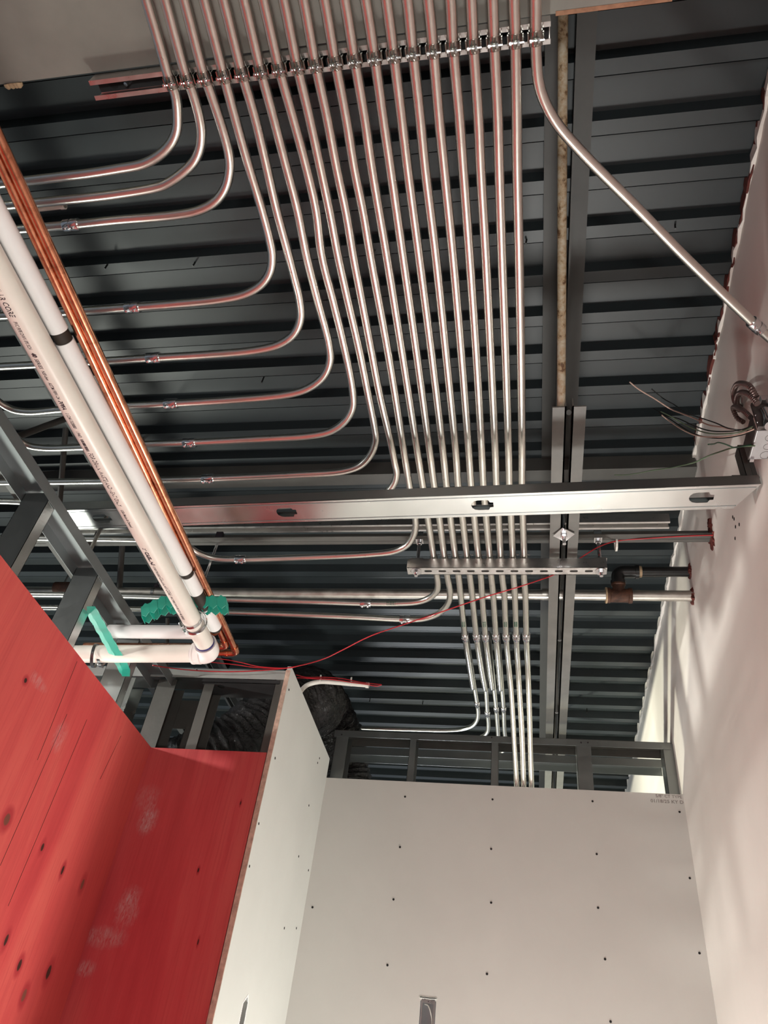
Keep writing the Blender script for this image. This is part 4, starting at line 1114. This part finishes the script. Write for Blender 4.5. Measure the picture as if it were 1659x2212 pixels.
# ------------------------------------------------------------------ junction boxes on the right wall
def jbox(x0, x1, y0, y1, z0, z1, label):
    t = thing('junction_box', ((x0+x1)/2, (y0+y1)/2, z0), label, 'junction box'); return t
BX0 = .594; 
lb = jbox(BX0, XW, 1.436, 1.538, 3.20, 3.235, 'square grey steel junction box with round knockouts facing down, on the right wall')
bm = BM(); box(bm, BX0, XW-.001, 1.436, 1.538, 3.20, 3.203); obj('face', bm, M['boxgrey'], lb, bevel=.001)
bm = BM(); box(bm, BX0-.002, BX0, 1.436, 1.542, 3.203, 3.265); box(bm, BX0, XW-.001, 1.536, 1.538, 3.203, 3.27); obj('side', bm, M['boxdark'], lb)
for (x, y, r) in ((1650, 983, .0125), (1655, 965, .010), (1659, 946, .010)):
    q = onz(x, y, 3.20); bm = BM(); ring_band(bm, q+Vector((.004, 0, .0001)), (0, 0, 1), r, .0012, .0009, 24); obj('knockout', bm, M['boxdark'], lb)
bm = BM(); q = onz(1622, 992, 3.20); box(bm, q.x-.004, q.x+.006, q.y-.006, q.y+.004, 3.193, 3.20); obj('corner_tab', bm, M['zinc'], lb)
ub = jbox(.57, XW, 1.40, 1.46, 3.203, 3.30, 'dark brown steel box above the grey junction box, flexible tubes entering it')
bm = BM(); box(bm, .596, XW-.001, 1.425, 1.434, 3.205, 3.30); obj('cover', bm, M['boxdark'], ub, bevel=.001)
for p in ((1632, 897), (1636, 912)):
    q = ony(*p, 1.4245); bm = BM(); lathe(bm, [(0, .0022), (.0012, .002)], q, (0, -1, 0), 10); obj('screw', bm, M['zinc'], ub)
# zinc bracket and strut clamp at the picture edge
zbk = thing('beam_clamp', ony(1655, 862, 1.40), 'bright zinc clamp at the right picture edge above the boxes', 'clamp')
bm = BM(); q = ony(1660, 868, 1.41); box(bm, q.x-.022, XW-.001, 1.395, 1.41, q.z-.008, q.z+.010); box(bm, q.x-.010, q.x-.004, 1.393, 1.397, q.z-.026, q.z-.006); obj('body', bm, M['zinc'], zbk, bevel=.0012)
bm = BM(); q2 = ony(1658, 905, 1.40); lathe(bm, [(-.012, .016), (.0, .017), (.012, .014), (.035, .010), (.06, .010)], (min(XW-.014, q2.x+.004), 1.402, q2.z-.014), (0, .1, 1), 20); obj('connector', bm, M['zinc'], zbk, smooth=.8)
# armored flexible tubes
def flex(pts, r, label):
    path = spline(pts, 10); L = 0; out = [path[0]]
    N = 90; tot = sum((path[i+1]-path[i]).length for i in range(len(path)-1)); acc = [0]
    for i in range(1, len(path)): acc.append(acc[-1]+(path[i]-path[i-1]).length)
    N = int(tot/.0016); out = []; j = 0
    for k in range(N+1):
        d = tot*k/N
        while j < len(acc)-2 and acc[j+1] < d: j += 1
        out.append(path[j].lerp(path[j+1], (d-acc[j])/max(1e-6, acc[j+1]-acc[j])))
    rad = [r*(1+.10*(1 if (k % 4) < 2 else -1)) for k in range(N+1)]
    bm = BM(); tube(bm, out, r, 16, True, rad)
    return tag(obj('flexible_tube', bm, M['armor'], smooth=.5), label, 'flexible tube', 'armored flexible tubes by the junction boxes')
def w(x, y, d): return onx(x, y, XW-d)
flex([w(1634, 858, .050), w(1622, 838, .060), w(1605, 829, .058), w(1590, 833, .045), w(1585, 852, .030), w(1590, 872, .014), w(1600, 880, .006)], .0075, 'upper armored flexible tube looping left of the zinc clamp')
flex([w(1636, 872, .050), w(1622, 856, .058), w(1605, 848, .052), w(1594, 854, .038), w(1592, 872, .022), w(1598, 886, .008)], .0075, 'middle armored flexible tube nested inside the upper loop')
flex([w(1622, 902, .045), w(1608, 889, .052), w(1592, 880, .046), w(1584, 884, .034), w(1592, 902, .022), w(1606, 912, .010)], .0065, 'lowest small armored flexible tube beside the boxes')
# loose wires from the box
GW = 'loose wires hanging from the junction box'
def ww(pts, mat, label, r=.0018, d0=.045, d1=.20):
    n = len(pts); P_ = []
    for k, (x, y) in enumerate(pts):
        q_ = w(x, y, d0+(d1-d0)*k/(n-1)); zt = min(q_.z, 3.70); P_.append(EYE+(q_-EYE)*((zt-EYE.z)/(q_.z-EYE.z)))
    return wire(P_, r, mat, label, 'wire', GW, 'loose_wire')
ww([(1628,924),(1600,929),(1580,927),(1561,923),(1531,918),(1498,903),(1470,892),(1447,882.6),(1413.6,861),(1380,841),(1360,825)], 'cpink', 'pale pink wire reaching furthest up and left from the boxes', .0022)
ww([(1628,922),(1605,928),(1590,928),(1573,925),(1548,914.5),(1514.5,903),(1481,891),(1456,874),(1430,859),(1408,840.5)], 'cblack', 'black wire just right of the longest pink wire')
ww([(1630,918),(1599,929),(1565,932),(1531,930),(1498,919),(1465,904),(1439,898),(1411,882)], 'cblack', 'upper black wire of the middle bundle')
ww([(1630,920),(1599,933),(1565,937),(1531,936),(1498,926),(1470,912),(1450,900),(1428,889)], 'clgreen', 'pale green tipped wire of the middle bundle')
ww([(1632,926),(1605,936),(1575,942),(1540,944),(1501,940),(1472,927),(1440,905),(1430,897)], 'cpink', 'lower pink wire of the middle bundle')
ww([(1632,930),(1600,940),(1565,946),(1530,945),(1495,935),(1466,918),(1445,904),(1424,893)], 'cblack', 'lower black wire of the middle bundle')
ww([(1630,963),(1605,964),(1580,968),(1555,976),(1530,985),(1505,997),(1470,1006),(1440,1012),(1410,1016),(1380,1022),(1350,1026),(1327,1026)], 'clgreen', 'long green wire trailing lowest toward the header', .0022)
ww([(1625,960),(1610,963),(1595,966),(1583,966),(1568,960),(1553,956),(1542,959),(1530,960)], 'cgreen', 'short dark green wire above the long green one')
# bolt holes and scratches by the channel on the right wall
for p in ((1583, 1117), (1589, 1138), (1597, 1133), (1588, 1163), (1586, 1121)):
    q = onx(*p, XW); bm = BM(); lathe(bm, [(0, .006), (.001, .005)], q, (-1, 0, 0), 9); tag(obj('anchor_hole', bm, M['hole']), 'small dark anchor hole in the right wall near the steel angle end', 'hole', 'anchor holes in the right wall')

# ------------------------------------------------------------------ outlet in the far drywall, with slack white cable
ol = thing('outlet_box', ((ox0+ox1)/2, YE+.01, oz0), 'open steel outlet box set in the far drywall with a white cable inside', 'outlet box')
bm = BM(); box(bm, ox0+.002, ox1-.002, YE+.045, YE+.047, oz0+.002, oz1-.002); box(bm, ox0+.002, ox0+.004, YE+.004, YE+.047, oz0, oz1-.004); box(bm, ox1-.004, ox1-.002, YE+.004, YE+.047, oz0, oz1-.004); box(bm, ox0+.002, ox1-.002, YE+.004, YE+.047, oz1-.006, oz1-.004)
obj('box', bm, M['boxgrey'], ol)
bm = BM(); plate_holes(bm, [(ox0+.003, oz0), (ox1-.003, oz0), (ox1-.003, oz1-.006), (ox1-.010, oz1-.002), (ox0+.010, oz1-.002), (ox0+.003, oz1-.006)], [[(ox0+.008, oz0+.006), (ox1-.009, oz0+.006), (ox1-.009, oz1-.016), (ox0+.008, oz1-.014)]], (0, YE+.004, 0), (1, 0, 0), (0, 0, 1), .0015); obj('ring', bm, M['strut'], ol)
bm = BM(); tube(bm, spline([(ox0+.014, YE+.03, oz1-.014), (ox0+.030, YE+.012, oz1-.022), (ox0+.045, YE+.010, oz1-.06), (ox0+.048, YE+.02, oz1-.10)], 8), .0022, 8); obj('cable', bm, M['nylon'], ol, smooth=1)
bm = BM(); lathe(bm, [(0, .002), (.001, .002)], ((ox0+ox1)/2, YE+.0035, oz1-.009), (0, -1, 0), 8); obj('screw', bm, M['blackm'], ol)
bm = BM()
for k in range(24):   # whitish compound around the cut-out
    s = k/24
    xx = ox0-.003+(ox1-ox0+.006)*s
    lathe(bm, [(0, .004), (.001, .003)], (xx, YE, oz1+.001+random.uniform(0, .002)), (0, -1, 0), 6)
obj('compound_smear', bm, M['drywall2'], ol)

# ------------------------------------------------------------------ nails poking through the deck
gn = 'deck fasteners poking through the roof deck'
nl = ((232, 578, 'far left, near the copper pipes'), (422, 572, 'above the fourth conduit run'), (569, 824, 'between the fifth and sixth conduit runs'), (810, 546, 'between the tenth and eleventh conduits'),
      (1138, 523, 'right of the nineteenth conduit'), (1459, 491, 'over the diagonal conduit'), (1489, 998, 'near the right wall above the header'), (1268, 1538, 'right of the joist near the far wall'),
      (800, 1515, 'right of the black duct'), (914, 1521, 'left of the stepped conduits'), (740, 1118, 'behind the header'))
for x, y, s in nl:
    q = onz(x, y-6, ZD); bm = BM(); tube(bm, [q+Vector((0, 0, .01)), q+Vector((-.003, .002, -.022))], .0028, 8)
    tag(obj('deck_nail', bm, M['cblack']), 'dark nail tip through the deck, %s' % s, 'nail', gn)
# pale caulk dab on the beam edge
bm = BM(); q = ony(44, 165, .494)
for k in range(9): lathe(bm, [(0, .009), (.006, .008), (.011, .002)], (q.x+random.uniform(-.016, .016), .4955, 3.432+random.uniform(-.002, .006)), (0, 1, -.3), 7)
tag(obj('foam_dab', bm, M['tape'], smooth=1), 'small tan lump stuck on the big beam edge at the left', 'foam lump')
# short white tube end beside the second conduit
bm = BM(); a = onz(60, 452, 3.40); b2 = onz(131, 444, 3.40); L = (b2-a).length
lathe(bm, [(0, .009), (L, .009), (L, .0105), (L+.012, .0105), (L+.012, .008)], a, b2-a, 18, cap=False)
tag(obj('tube_end', bm, M['nylon'], smooth=.8), 'open end of a small white tube beside the second conduit', 'tube')
